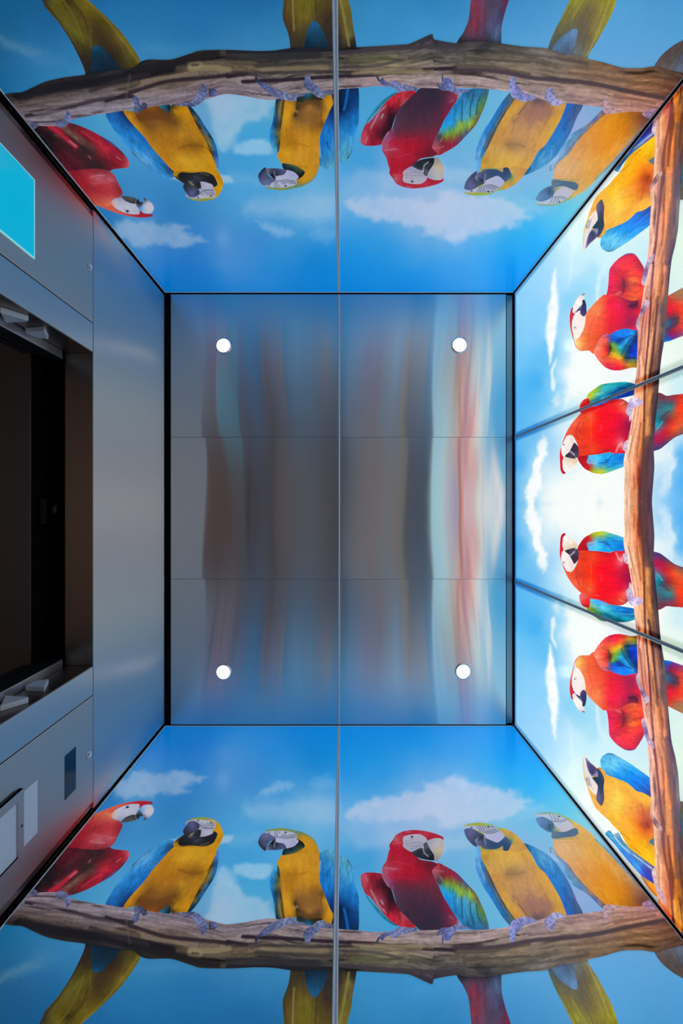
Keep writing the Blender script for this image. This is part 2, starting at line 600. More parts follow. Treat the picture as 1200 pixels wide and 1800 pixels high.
# ------------------------------------------------------------------ traced pictures
# each part: (name, outline, colour points, strokes); side-wall colours hold light falloff and haze
T7, T8, T9 = (0, 1560, 3), (400, 1560, 3), (800, 1560, 3)
MACAWS = {}
MACAWS['side'] = [
 dict(label='scarlet macaw in profile at the door end of the print', feather=(0.8, -0.6), crop=(60, 1390, 5.4545), parts=[
  ('wing', '340,520 480,548 620,550 715,538 760,560 890,575 912,600 900,650 840,730 740,820 620,890 480,960 340,1005 250,985 30,985 -80,1000 -80,800 150,640',
   '550,620,301a20 650,600,38181f 330,640,5a1826 240,700,4a1822 300,760,381620 150,900,1c1416 90,880,201418 200,820,2a161a 860,620,b82a3a 890,600,c85058 820,590,981428 780,680,981c2c 690,760,b81c30 640,720,8a1a28 600,840,a01a2c 700,820,8a1830 500,900,8a1c2a 420,960,7a1c26 380,980,4a2026 840,720,801a30 480,620,48161f 430,700,42181f 480,760,30201f 560,740,4a2824 240,950,a01c2c 170,960,801824 20,960,181216',
   [('470,820 400,870 330,920 280,965', 60, '6a4a3a', .8), ('560,770 470,820', 46, '5a3a34', .7), ('400,775 320,840 240,910 150,970', 42, 'b82036'), ('400,780 340,830', 16, 'b87a80', .7),
    ('250,880 200,890', 22, '6a4048', .6), ('640,800 560,850 460,920', 20, 'c8283c', .7), ('700,720 640,780', 20, 'c03040', .6), ('540,665 520,690', 14, 'b04858', .8), ('830,650 790,680', 10, 'd06870', .7),
    ('900,660 820,745 700,840', 8, '3a1c40', .7), ('790,770 700,840 640,880', 12, '2a5a9a', .7), ('420,850 380,880', 10, '96785e', .6), ('350,905 320,925', 10, '96785e', .6)]),
  ('body', '540,230 600,212 690,185 745,180 775,235 745,270 800,285 848,325 835,370 800,440 770,500 715,545 600,565 480,560 380,548 300,540 300,470',
   '650,215,d0603f 720,220,e07a50 620,260,c85040 700,270,cc5546 740,250,d87050 600,340,b02a32 700,320,bc343a 780,320,b83038 830,340,902028 520,380,a02430 640,400,b02a34 760,400,b4343c 500,450,a82430 560,470,b84048 620,480,c0626a 720,470,b85058 700,510,a83a44 600,530,983038 480,520,a02432 400,500,901c2c 660,545,902834',
   [('560,420 650,430 740,445', 16, 'c05058', .6), ('540,480 600,500 680,500', 14, 'c87880', .6), ('700,465 770,450', 12, 'c86a70', .6), ('590,340 560,400', 14, '8a1a28', .5)]),
  ('face', '745,225 765,195 850,150 950,128 1015,128 1005,180 985,235 900,250 845,290 770,275 740,250',
   '800,200,c0c0ce 900,190,c2c2d0 980,150,b4b8c8 850,250,b0aebc 780,240,d0b8b8 760,215,d8a890 960,215,b8b8c8 820,280,9a98a8',
   [('870,170 890,150 915,158', 7, '70788c', .8), ('860,175 900,180', 5, '9098a8', .6)]),
  ('eye', '880,160 886,150 900,149 908,157 904,167 888,170', '894,159,202c38', []),
  ('crown', '590,222 690,178 800,138 900,113 1010,99 1118,104 1136,124 1065,140 1020,160 1008,172 1005,130 900,134 800,170 745,215 690,205 600,235',
   '620,215,d06040 700,188,d85a40 800,150,d85a48 900,122,d04438 1000,110,b81c2c 1100,115,b01c30 1020,150,a01828 1130,122,901828', []),
  ('lower_beak', '830,303 870,260 930,235 976,233 988,272 940,295 870,306', '900,265,404044 960,255,38383c 860,300,504e50 940,290,5a5656', [('975,235 985,275', 8, '8a8a90')]),
  ('beak_gap', '978,220 1000,185 1045,158 1040,200 1045,240 1010,252 1000,276 980,262', '1000,230,24262e 1020,190,6a78a0 1030,250,2a2c34', [('1000,195 985,225', 8, '9a9cb0', .6)]),
  ('upper_beak', '1008,185 1040,146 1090,135 1130,148 1148,188 1132,230 1095,262 1050,287 1058,255 1040,228 1030,210', '1080,180,c6c2cc 1120,180,c8c4ce 1060,215,b8bcd0 1030,195,6aa0d0 1055,275,2c3440 1090,240,c0bac8', []),
 ]),
 dict(label='blue-and-gold macaw with head tucked down, second from the door', feather=(-0.62, 0.78), crop=(180, 1425, 5.4545), parts=[
  ('tail', '450,180 640,180 770,300 742,350 730,392 640,520 520,640 430,722 330,840 60,1236 -600,1950 -775,2010 -640,1800 -290,1236 110,870 205,722 240,650 310,570 380,462 448,312',
   '470,340,2a2018 440,400,342a18 420,470,4e4616 440,500,62561a 400,540,665a1a 350,590,665a1a 320,650,605414 280,680,665a16 240,690,3c3428 225,720,3a3428 520,500,3e2e1a 500,560,4a3a18 640,420,4a3818 600,450,423018 600,520,5c4c16 500,620,665414 460,660,6c5c18 420,700,6e5e18 380,720,64561a 360,680,3c3010 400,600,58461a 700,370,504618 720,370,68581a 690,410,6e5e1e 640,480,74641e 480,450,4a3c18 300,720,6c5e16 330,740,5c4e14 200,860,665a16 280,860,6a5c18 120,900,403828 560,360,1c1c1e',
   [('450,330 380,470 310,580 240,670', 10, '2c2418', .6), ('735,355 640,490 540,610 430,715', 12, '84742a', .55), ('440,470 400,580 340,680 300,720', 14, '766822', .45), ('470,520 430,620 370,690 320,760', 8, '3a2e12', .6), ('480,440 470,540', 6, '7c6c24', .4)], T7),
  ('tail_coverts', '488,290 650,300 560,420 530,446 488,442 482,380', '540,340,102438 520,430,143c58 500,400,11303f 580,370,142834 510,440,184868', [], T7),
  ('far_wing', '1090,380 1120,400 1112,470 1092,580 1060,660 990,770 930,870 830,985 770,985 850,830 920,680 990,520 1040,400',
   '1100,430,4a80c4 1085,560,2a70b4 1060,620,24648c 1030,690,283c50 1000,730,2a6aa4 940,820,205e94 880,920,123a58 830,970,12303c 1000,600,b88a28 1030,560,8a6a28 980,680,a07a28 930,780,443818 900,820,3c3018 890,860,6a6038 1050,520,3a3a30',
   [('1040,530 1010,620 960,720', 10, '3a3018', .7), ('1060,660 980,770', 10, '101c28', .7), ('940,760 880,840', 14, '2a2414', .7), ('930,850 840,965', 10, '0c2434', .7)]),
  ('near_wing', '690,300 660,285 620,280 540,320 450,375 370,450 280,530 180,660 90,780 30,895 100,925 200,940 300,810 420,660 560,480 690,345',
   '600,310,3a8cc4 660,310,3078b0 420,420,62a0cc 450,390,4a8cbc 350,560,2a86c8 320,520,58a0d0 520,420,2a80c0 560,400,2478b4 250,700,1a7ac4 200,680,2c84c4 100,860,1a66ac 60,860,2070b4 180,900,123a70 300,750,1a68ac 400,620,1c70b8 130,800,1e78c0 250,800,164a88 640,340,224c78',
   [('450,373 370,448 283,530', 6, '183450'), ('690,335 640,385', 10, '142838', .8), ('300,800 240,860 190,920', 22, '10284c', .8), ('240,640 245,740', 6, '4a9cd4', .5), ('380,480 350,590', 6, '1a68a8', .6), ('480,420 470,470', 8, '5aa4d8', .5), ('240,560 160,690', 8, '6ab0d8', .5)]),
  ('body', '690,345 720,345 850,345 940,350 1030,330 1092,370 1082,430 1040,520 980,600 960,680 890,820 850,900 795,990 680,1000 640,965 560,990 480,985 400,950 320,925 270,930 200,930 240,860 300,790 400,680 480,570 570,470 640,390',
   '760,380,cc8c1a 780,470,d89e26 880,450,d49a22 700,450,cc901e 900,420,d09a24 600,470,c27e16 660,420,c08018 520,600,ba7a18 700,560,b87818 800,560,ac7016 850,600,8a5614 920,600,906014 960,580,b07212 1000,500,cc901c 1040,430,cc8e18 600,700,b07018 680,640,ae7018 750,690,bc8020 860,720,b47a1c 900,660,b87c18 440,790,7a4818 460,730,946018 350,870,6a3a14 500,880,7c4a1c 480,960,8a4c18 560,960,6a3c14 620,850,7a4a1c 560,790,9a6420 700,820,6a4212 740,780,a07020 800,860,c88818 760,960,c48410 860,830,b47814 690,930,b07a14 270,880,c8861a 320,810,c07e18 250,910,b47410 330,840,9a6014 380,760,b87a18 1050,380,cc9016 680,970,4a3a18 640,900,5c3c18 420,880,70401a',
   [('400,905 470,890 560,885 630,855', 84, '6c4018', .72), ('440,815 540,795 640,790 720,770', 46, '8a5a1c', .45), ('740,570 820,600 900,605 960,585', 26, '845216', .55), ('380,830 330,880 315,920', 14, '5a3414', .6), ('660,890 690,880 650,960', 12, '5a4014', .7), ('900,840 880,900', 8, '8a5c10', .6), ('420,770 600,800 740,790', 30, '80501a', .3)]),
  ('undertail', '540,975 600,935 645,915 650,985 600,1000 560,990', '570,965,1c6a88 620,940,20485a 640,960,181c1c', []),
  ('hood', '820,97 880,72 960,64 1050,80 1100,108 1140,165 1158,240 1132,310 1090,372 1000,375 850,355 720,352 690,348 678,330 690,298 740,258 820,200',
   '1120,200,d49614 1090,140,d09018 1140,240,cc8c10 1110,300,c88812 1060,340,cc9018 700,310,b88012 720,290,5a4a1c 950,75,8c9840 870,82,8a9650 1010,80,a0983a 1060,95,c09434 900,350,c88a1c', [('740,265 700,300', 12, '2c2818', .7)]),
  ('chin', '730,290 760,250 785,235 800,260 850,240 930,180 1000,240 1060,200 1102,222 1088,270 1062,312 1010,338 950,347 850,337 760,342 726,322',
   '760,300,1c1c20 900,290,33333c 920,220,2a2a34 1020,280,1e1e22 1080,230,242224 850,320,222226 960,320,28282c 800,270,26262e', [('880,300 940,280', 16, '484852', .5), ('930,345 1020,310', 8, '8a7a50', .5)]),
  ('face', '800,112 850,92 920,88 1000,93 1075,98 1086,150 1062,190 1056,222 990,248 935,250 945,190 880,180 815,160',
   '900,110,b6b6c6 1000,130,b4b4c4 1000,210,b4b2c2 950,220,a8a6b8 1060,130,aaaab8 960,170,a8a8ba 840,100,9c9cac 1060,100,b0a878',
   [('930,130 955,158 1000,168 1062,166', 7, '4a4858'), ('950,125 985,146 1070,146', 5, '6a6878'), ('990,125 1020,132 1070,130', 5, '6a6878'), ('940,180 1060,182', 5, '84829a', .7), ('905,95 930,92', 6, '6c7080', .6)]),
  ('eye', '1032,114 1040,108 1048,113 1046,121 1036,122', '1040,115,24242c', []),
  ('nostril', '910,98 920,95 925,104 916,110', '917,102,303848', []),
  ('lower_beak', '825,262 850,235 900,215 935,190 945,215 930,255 880,262', '880,240,2c2c34 930,220,24242c 850,250,50565c', [('832,242 870,226 915,185', 9, '96a096', .8)]),
  ('upper_beak', '800,150 830,110 880,104 920,124 932,158 905,200 850,225 815,262 797,285 786,240 772,200', '860,140,585c82 820,150,40446a 890,170,4a4c68 800,220,2c2c3c 840,200,3c3c4e 795,265,24242c 910,150,3a3a50', [('800,160 790,210', 8, '282838', .6)]),
 ]),
 dict(label='blue-and-gold macaw standing upright in the middle, beak to the left', crop=(440, 1440, 5.4545), parts=[
  ('tail', '330,300 690,300 680,440 660,560 650,640 630,720 615,860 570,1500 430,2330 390,2430 340,2330 290,1500 285,860 295,720 290,600 320,510 330,440',
   '350,480,3c3422 320,600,503e20 400,600,70621c 380,540,54441e 440,640,665a1a 420,700,726418 500,600,42321e 540,500,2c2a28 600,500,40301c 570,600,403020 640,500,746834 620,600,726626 600,700,786a22 650,600,5e4e24 665,480,2c2820 520,700,54441c 320,700,5e5020 560,700,54401e 400,800,6a5c1c',
   [('350,530 345,620 342,730', 9, '94843a', .7), ('640,450 620,560 590,720', 13, '8c8044', .7), ('470,590 460,720', 8, '302a1e', .5), ('320,520 300,600 310,720', 8, '3a2e1c', .5)], T8),
  ('tail_coverts', '395,300 540,300 530,450 490,550 460,582 433,560 412,500', '460,520,1a4460 450,560,20587a 420,460,142a3a 510,460,162e3c 470,480,183a52', [], T8),
  ('far_wing', '660,330 740,290 800,300 880,360 950,400 985,500 1000,620 1037,740 1040,850 1032,1072 930,1065 790,1030 760,860 700,700 665,590 668,450',
   '720,330,4a9cc4 760,310,5aa4c4 730,450,2a88c6 690,400,2478b4 700,560,1a7acc 760,560,2284c8 760,660,1a76c6 920,480,4e9ec0 880,400,54a4c4 960,620,2a86c4 920,600,3a90c4 920,720,1a74ba 970,700,2078bc 1000,800,1a72ba 900,850,0c2c5a 880,880,0a2038 1000,950,0c3c72 1010,1040,0a2c50 900,1000,0a2444 950,1000,0c3060 770,780,12387c 730,700,1a6cb4 790,850,0e2c60 860,640,2a84c4 960,860,14447c 740,800,14407c',
   [('895,860 920,960 935,1065', 24, '1668bc', .85), ('745,490 735,545', 9, '1a3c78', .8), ('672,400 664,500', 10, 'a0a8b0', .8), ('720,570 730,680', 8, '3a94d8', .5), ('760,480 765,620 745,690', 7, '1460a8', .6), ('930,640 925,760', 7, '1460a8', .6), ('925,390 965,440 975,480', 7, '1c3c54', .7), ('870,830 865,1000', 10, '06142c', .7), ('900,500 960,600', 8, '6ab4d0', .4), ('970,880 1030,900', 8, '0a2c58', .5)]),
  ('near_wing', '262,435 212,490 190,560 187,650 212,740 228,830 250,965 335,965 312,800 292,650 285,500',
   '220,540,3a8cba 240,480,50a0c0 205,660,2a7eb4 230,780,1c5c98 255,940,142c46 262,520,2c5058 268,640,8a6a28 256,700,2c3c40 285,800,7a6830 315,920,6a5428 280,920,60552c 302,760,6a5424 245,600,24607c 270,560,6a5a2c',
   [('262,460 275,560', 12, '22302c', .8), ('285,700 320,940', 10, '40341a', .8), ('275,820 300,950', 8, '9a8a50', .7), ('240,700 262,950', 9, '14283c', .7)]),
  ('body', '300,352 400,335 500,305 620,310 660,325 660,420 662,590 700,700 760,850 792,920 772,1010 738,1020 700,975 600,968 550,995 470,940 445,950 338,960 312,800 290,620 280,480 252,430 275,380',
   '400,400,d49226 350,440,d89a1c 320,400,cc8c1c 460,420,d8982a 550,380,d08c20 600,330,cc8e24 620,420,c88622 400,540,b27418 340,530,b87c18 480,520,c8841c 600,550,cc8a20 540,600,cc8c20 450,620,c28020 640,600,c48018 350,680,ba7a1a 400,660,b07618 600,650,ae7420 670,660,a06a1c 550,760,92622c 620,720,8c5c24 450,720,9e6c28 500,680,b07a24 620,850,98662e 560,900,9e6a2c 500,860,8a5c28 660,930,54381a 590,965,3c3018 500,940,50381a 380,800,c88c1a 340,720,d09020 390,900,cc8e1a 420,860,c08420 340,900,c8881a 430,810,56391a 460,880,40301a 700,780,cc8c1a 740,900,d0901c 720,960,c08214 750,1000,b47c12 690,720,7a5222 660,800,8a5a26 680,880,7c5226',
   [('500,790 560,800 630,780', 105, '8e5e28', .5), ('490,905 560,925 650,925', 34, '66421e', .6), ('350,520 440,535 560,505', 22, 'aa6e18', .4), ('425,790 445,880 450,940', 14, '3c2c14', .8), ('690,700 680,800 690,940', 10, '70481a', .7), ('430,850 450,840', 14, 'b09060', .7), ('320,620 330,740', 18, 'dc9c24', .4), ('480,880 530,930 600,930', 10, '6a4420', .5)]),
  ('undertail', '440,962 470,930 560,968 690,952 640,1015 560,1030 465,1022', '480,975,22302c 550,1010,1a6a92 600,985,2a2c1c 660,970,30281a 520,1005,1c4858', []),
  ('hood', '150,117 220,95 300,87 400,103 500,128 580,168 630,230 657,312 640,340 500,325 320,355 300,345 320,290 250,200',
   '300,96,849048 220,105,808c50 380,108,7c9054 430,122,6a866c 500,135,70805a 560,165,a88a38 520,180,cc9020 480,170,b88428 600,260,d0901e 480,310,c48618 540,300,cc8c1c 640,300,bc8424 540,220,d0941e', [('530,140 600,190 640,250', 10, '5a8c90', .6)]),
  ('chin', '305,345 320,290 400,270 460,222 440,185 500,222 522,262 490,292 430,325 360,340',
   '330,320,1c2c34 400,300,1e2c34 480,230,14201c 500,250,16241c 440,312,40543e 490,285,3c4c38 360,330,344444', [('380,325 440,318 500,285', 12, '56683c', .6)]),
  ('face', '140,132 190,118 300,113 380,123 440,148 442,188 462,215 420,262 345,282 320,240 245,222 240,190 190,150',
   '180,135,b0b4c4 280,150,b4b8c8 400,160,b0b4c6 400,230,a8a8c6 340,250,b0b0cc 270,205,b4b4cc 360,210,b2b2cc 160,130,a0a4b4',
   [('242,122 232,150 240,180', 5, '545468'), ('262,118 252,150 262,178', 4, '545468'), ('282,116 272,140', 4, '606074'), ('250,170 330,186 430,176', 5, '545468'), ('300,150 350,158 432,152', 4, '606074'), ('285,165 350,172 434,164', 4, '606074'), ('240,205 245,220', 6, '8086a0', .6)]),
  ('eye', '322,130 332,122 345,125 350,133 340,140 328,138', '338,131,2c303c 325,130,70748a', []),
  ('nostril', '172,134 182,130 188,140 178,146', '180,138,484c5c', []),
  ('upper_beak', '74,220 90,170 125,136 180,145 240,182 242,200 192,215 162,250 145,308 115,292 85,255', '150,170,666c92 110,180,545a80 100,230,404460 130,280,30323e 200,180,5a6086 160,220,484c68 90,240,30344a 140,255,50546c', [('82,225 110,280', 8, '262a3a', .6)]),
  ('lower_beak', '148,295 170,250 230,198 250,225 320,240 345,278 310,292 240,300 180,300', '180,280,54586c 300,260,4c5074 200,225,1c1c24 250,270,383c4e 220,260,2a2c3a 160,270,70748a', [('240,215 225,270', 8, '9a9ca8', .7), ('205,210 170,255', 8, '16161c', .8), ('150,240 190,250', 8, '8a90a0', .5)]),
 ]),
 dict(label='red-and-green macaw with half-open wings, beak to the right', crop=(630, 1445, 5), parts=[
  ('tail', '0,400 240,400 243,460 246,560 266,640 292,720 325,860 480,1365 650,2150 610,2210 560,2150 270,1365 108,860 85,720 70,590 42,520 10,470',
   '60,520,5e3e54 100,560,842e44 110,650,803244 85,600,5c3448 160,560,58425e 200,600,4e4a68 180,680,544058 220,520,4c5878 205,500,405070 230,680,4e4058 275,700,782444 150,700,604258 130,600,743448 250,600,3c3858 40,480,2c2830 180,480,34303e 100,800,803044 200,800,54405c 300,800,782444',
   [('95,500 110,620 130,720', 12, '943044', .5), ('150,500 165,720', 6, '40384c', .5), ('212,490 225,560', 8, '5c6c90', .6), ('243,560 265,680 280,720', 8, '701c3a', .6)], T9),
  ('far_wing', '60,640 110,690 190,780 260,855 350,912 300,905 200,835 120,745', '100,700,3a9cb8 200,810,2888a0 300,890,206c80', [('70,650 190,795 330,905', 8, '205c70', .6)]),
  ('left_wing', '15,490 30,460 75,444 195,455 235,520 290,600 330,720 400,800 470,870 505,938 430,932 350,912 270,860 180,760 100,660 60,632 30,560',
   '40,490,c45662 35,530,b84856 70,480,a42e3e 120,460,a01c30 130,500,8c1c2c 180,490,901a2c 220,560,3a1420 180,530,5a1824 150,600,8c2030 100,560,942434 60,600,a02c3c 200,740,a83444 170,680,a04454 280,740,4a1420 270,660,2c101a 220,640,701a28 340,830,a82030 440,890,ac2838 300,830,b81c2c 240,790,a02434 330,760,70182a 390,850,b83844 480,920,b0202e',
   [('110,600 140,660 180,740 225,780', 12, 'b4a0aa', .65), ('200,690 215,722', 12, 'c0a8a8', .7), ('240,560 270,620 290,700', 30, '2a101c', .6), ('190,500 230,560', 14, '40141e', .6), ('65,470 75,520', 12, 'd88088', .5), ('280,800 330,850 360,880', 12, 'd03040', .5), ('370,800 430,860', 10, 'c87078', .5), ('220,780 240,800', 8, 'c89a9a', .6), ('100,690 200,790', 6, '50182a', .6)]),
  ('right_wing', '642,430 660,388 700,360 760,388 860,448 940,530 1030,630 1080,730 1120,830 1144,945 1060,952 950,935 880,860 800,750 730,620 702,555 662,480',
   '680,400,b84450 700,380,a83440 740,420,9c3242 690,440,a84a50 820,470,8c2438 760,470,8a2638 700,500,6a4048 720,520,4c4438 860,500,7a3c48 780,540,7c9638 760,530,708434 850,560,7c9830 820,550,88a03c 880,600,8eb038 900,640,88a838 980,620,7e9c38 990,660,8cac3c 760,620,1e94cc 730,590,2a98cc 800,700,1c88cc 840,640,2a98cc 870,720,3a96be 900,700,3a90b4 940,680,4c9cb6 960,760,3c8eae 1020,820,2c7ea2 1010,740,4a98a8 1060,760,5e7e3c 1040,680,6a5c38 1100,850,4a7e60 1080,800,50783c 920,850,2a7eaa 870,800,1c7cb4 1050,900,2a6e96 960,900,1c5e86 1000,880,24688c 1000,600,6a4a38 930,540,4a5c84 960,570,5a5468 910,520,6a4858 1120,930,34607a 1090,930,2c6c90',
   [('905,660 908,760 915,850', 9, '1a465c', .75), ('980,700 985,800 1012,890', 9, '1a465c', .75), ('1035,720 1050,820 1085,910', 9, '1a465c', .75), ('820,600 850,740 900,850', 6, '1870a8', .5), ('930,640 950,790 990,900', 6, '6ab0c0', .4), ('870,560 890,620', 10, 'a4c24a', .5), ('965,580 1000,660', 12, 'a0c048', .5), ('720,485 740,520', 10, 'c8b0a8', .4), ('690,520 720,545', 12, '483038', .6), ('860,450 900,500 970,560', 10, '50546c', .5), ('660,430 700,425 750,440', 10, 'cc7078', .5)]),
  ('body', '300,200 400,190 470,260 540,330 650,350 690,375 645,430 662,480 702,560 742,650 800,750 860,840 885,885 860,925 780,945 560,955 500,915 420,835 340,745 300,610 250,560 208,480 210,400 245,340 265,262',
   '330,280,b4182e 300,350,ac1e2e 280,400,ac3448 340,410,b43048 450,350,ac162c 500,340,a41c30 400,440,b41428 550,430,a41428 300,470,b41c38 460,470,a8162e 500,500,9c1a30 640,500,8a1c32 600,380,6c1426 640,410,701428 520,380,981428 500,580,602a3a 400,600,5a2c3c 340,560,662a3c 600,640,522a3c 450,720,46283a 540,700,4a283a 650,760,3c263a 550,850,3c2438 480,820,3c2634 700,880,342436 620,900,302434 820,860,803044 800,920,5e2438 760,800,58243c 740,640,662638 690,560,70263a 780,720,7e1c36 850,890,8a3046 840,810,8a2038 260,520,98486a 240,440,b05068',
   [('190,470 210,510 250,565', 34, '9c80a0', .75), ('230,405 290,412 330,415', 16, 'cc7080', .55), ('260,470 380,490 520,510', 14, 'b82038', .5), ('250,370 330,350 450,375', 14, 'c02c3c', .6), ('480,300 520,340 500,370', 12, '801428', .6), ('800,830 830,850', 18, '986074', .5), ('300,570 290,620', 14, 'a06a88', .4), ('870,870 880,900', 14, 'c09aac', .6)]),
  ('hood', '300,160 330,115 390,85 480,71 580,80 680,105 740,133 742,162 640,152 600,168 560,120 400,128 400,200 470,262 470,300 350,275 280,240 272,200',
   '480,85,b02438 400,95,b42c40 600,100,b83040 700,125,b01c34 330,160,b86068 300,180,b02c3c 350,190,bc2a3c 350,130,b83c4c 620,135,b41c34 660,140,a81c34 340,240,b4182e 420,250,a8182c 300,220,ac1a2e',
   [('300,195 340,185 390,190', 12, 'c85058', .6), ('420,90 470,85', 10, 'c86a74', .5)]),
  ('face', '395,130 470,111 545,111 592,140 602,175 572,202 562,238 500,242 460,264 400,228 388,205 402,170',
   '450,150,b4acb8 540,150,b0a8b6 450,210,a8a4b4 420,180,b0a6b4 560,200,a49eb0 500,220,a09cae',
   [('405,190 480,186 560,180', 4, '8c7c8c', .7), ('410,170 470,172', 4, '8c7c8c', .6), ('420,208 500,212 550,205', 4, '8c7c8c', .7), ('450,240 540,222', 4, '8c7c8c', .7), ('455,150 480,155', 5, '7a7a8c', .6)]),
  ('eye', '457,131 466,122 480,125 484,135 474,143 461,141', '471,132,243440 460,132,6a8494', []),
  ('lower_beak', '472,266 530,236 576,228 568,200 600,180 622,222 662,285 668,338 600,335 540,322 482,292', '520,275,22242c 600,260,24242c 560,300,2a2c34 640,310,16161c 500,265,3a3c44 600,200,4a4c54', [('568,232 578,275 612,303', 10, 'a8a8b0', .8), ('585,230 610,270 640,290', 8, '5a5c64', .6), ('590,200 600,230', 8, '808490', .5)]),
  ('upper_beak', '605,178 650,150 710,145 747,165 752,230 737,290 692,348 668,338 660,290 620,228', '680,180,bab2b6 650,170,a8a4ac 700,260,c4b096 720,220,c0b0a0 650,220,b0a8ae 690,320,98908c 730,190,b8acac', []),
 ]),
 dict(label='blue-and-gold macaw leaning left, fifth from the door', feather=(0.35, 0.94), crop=(805, 1435, 5), parts=[
  ('tail', '470,300 690,300 700,395 740,460 790,550 830,630 860,722 915,860 1170,1365 1400,1950 1350,2010 1290,1950 910,1365 690,860 618,720 560,600 520,520 490,440',
   '530,520,666040 510,470,545448 580,600,847a3a 560,560,6a643c 640,680,948c2c 680,720,8a8034 700,640,6a5e3c 660,580,605844 680,500,665a48 620,440,606468 740,520,8c803e 720,450,7c7240 790,600,94883a 830,690,9e9224 760,680,887a30 780,720,80742c 850,720,8a7c24 720,800,8a8030 860,800,9a8e24 560,420,4c5c6c',
   [('695,400 750,520 810,680', 10, 'b0a25a', .5), ('640,520 700,650 740,740', 8, '70643a', .6), ('520,500 580,610 640,720', 6, '5c5634', .5), ('620,600 690,720', 8, 'a89c3c', .4)], T9),
  ('tail_coverts', '500,400 590,330 645,520 622,538 570,502 528,462', '560,450,4e6e90 620,520,5c84a8 600,420,505c70', [], T9),
  ('near_wing', '165,270 205,285 240,400 300,560 380,720 450,830 525,912 460,962 380,872 300,742 210,602 160,470 150,370',
   '175,330,64a4d2 185,290,5a98c4 170,430,5c9ccc 220,450,2c7eb6 240,580,3c86c2 220,540,5090c8 310,680,2072b2 270,640,2c7cbc 380,820,206aaa 340,760,2474b4 280,540,5a5048 300,600,4c545c 350,680,927e62 420,800,6e6858 480,900,5e5c50 260,480,48504c 440,880,3c5c78 400,760,7a6a54',
   [('160,440 210,560 300,720 420,900', 7, '3a74a8', .6), ('240,440 300,590 360,700', 9, '3c3c40', .7), ('200,400 260,560 340,720 440,890', 7, '1a5c98', .6), ('340,680 420,800 500,900', 8, '3c342c', .7), ('180,400 230,540', 7, '88b8dc', .5)]),
  ('far_wing', '575,240 640,258 760,320 850,400 930,510 990,620 1040,740 1096,868 960,890 900,770 800,570 700,440 640,330',
   '640,290,3684b6 600,260,246490 720,340,4a98c8 760,370,54a0cc 800,420,3686c2 740,420,3a88c0 860,560,2476be 900,560,2c70b0 920,700,2468b6 880,660,1c70bc 1000,720,3c5e92 980,640,3464a0 1060,840,40587e 1020,820,345890 980,860,1c56b0 960,800,1c60b0',
   [('850,410 870,470 850,560', 8, '205c98', .6), ('940,620 980,760 1010,870', 9, '2450a0', .6), ('720,380 760,450', 8, '7ab8dc', .5), ('590,250 640,300', 12, '1c4c6c', .6), ('900,560 960,800', 7, '1458a8', .5), ('810,400 820,460', 8, '80b4d8', .4)]),
  ('body', '205,295 300,298 390,292 500,298 600,292 640,330 690,430 770,510 840,620 900,730 952,872 900,878 840,855 760,910 680,915 620,895 520,918 440,822 360,682 290,542 240,442 205,362',
   '280,330,cc9c3a 240,360,c49030 400,360,d4a446 560,350,d49c42 300,440,cc9c4e 350,400,d0a046 420,430,d4a44e 600,430,cc9850 500,400,d8a850 460,500,a07a4a 540,490,b08450 640,500,c48c4c 380,560,cc9046 330,540,c89044 550,600,c49056 450,580,c89050 700,560,d09846 780,620,d49c42 640,640,c08c58 420,700,d49c42 380,680,c89440 500,720,b27e56 540,680,bc8858 640,740,aa765c 600,700,b48058 740,700,b88052 600,830,a07058 660,800,a06e58 760,800,9e6c5a 700,850,986858 680,890,6a5252 740,890,745858 560,860,cc9446 480,800,d0983e 520,890,cc8c3a 450,770,d49c40 600,890,b0804c 830,720,d49c3a 900,820,d0983e 860,850,cc943e 820,650,d49c40 880,760,d09838 800,760,a8744e 820,820,a8744c',
   [('600,790 690,790 770,785', 105, 'a4705a', .5), ('420,510 500,515 580,490', 20, '98704a', .5), ('530,770 580,840 620,890', 10, '70503c', .75), ('760,680 800,760 830,840', 8, 'a06e44', .6), ('700,700 730,690', 30, 'd0a060', .4), ('480,700 560,770', 18, '9c6c4c', .4)]),
  ('hood', '52,88 100,65 180,57 280,68 340,98 420,113 500,158 560,220 605,292 500,312 430,302 205,298 180,250 120,120',
   '180,68,9eaa3e 110,72,a0a848 290,78,8aaa66 350,105,98a45c 420,140,cc9842 500,200,d09e3e 540,270,cc9442 470,260,cc9c4a 580,280,c88c40 470,220,70845c', []),
  ('chin', '205,275 240,190 300,220 350,230 405,180 440,198 472,230 440,302 398,302 390,265 340,288 260,292',
   '260,260,34486e 300,240,2e466a 360,260,30486c 420,240,30486e 420,290,2a4060 230,270,4c5c74 450,210,4a6478', [('460,205 470,240', 10, '688060', .5), ('390,270 385,300', 8, 'b89450', .5)]),
  ('face', '48,96 100,84 180,88 300,88 350,118 402,165 402,190 350,232 300,216 238,190 222,152 130,112',
   '90,95,b2b2c4 160,105,b2b2c6 330,190,b0b0cc 280,180,b4b4cc 300,120,acb0c4 360,180,aeaecc 240,140,b0b0c6 70,95,b8b0bc',
   [('165,92 180,110 192,135', 5, '4c4c64'), ('188,88 200,108 212,138', 5, '4c4c64'), ('212,86 222,108 232,132', 5, '4c4c64'), ('236,88 244,108', 5, '4c4c64'), ('225,145 290,152 352,130', 5, '4c4c64'), ('238,132 290,138 335,120', 4, '4c4c64'), ('250,120 300,124 330,108', 4, '5a5a70'), ('270,96 310,100', 4, '5a5a70')]),
  ('eye', '254,94 264,86 275,92 272,100 260,102', '264,94,2a2c3c', []),
  ('nostril', '108,96 120,93 128,102 116,106', '118,99,484c62', []),
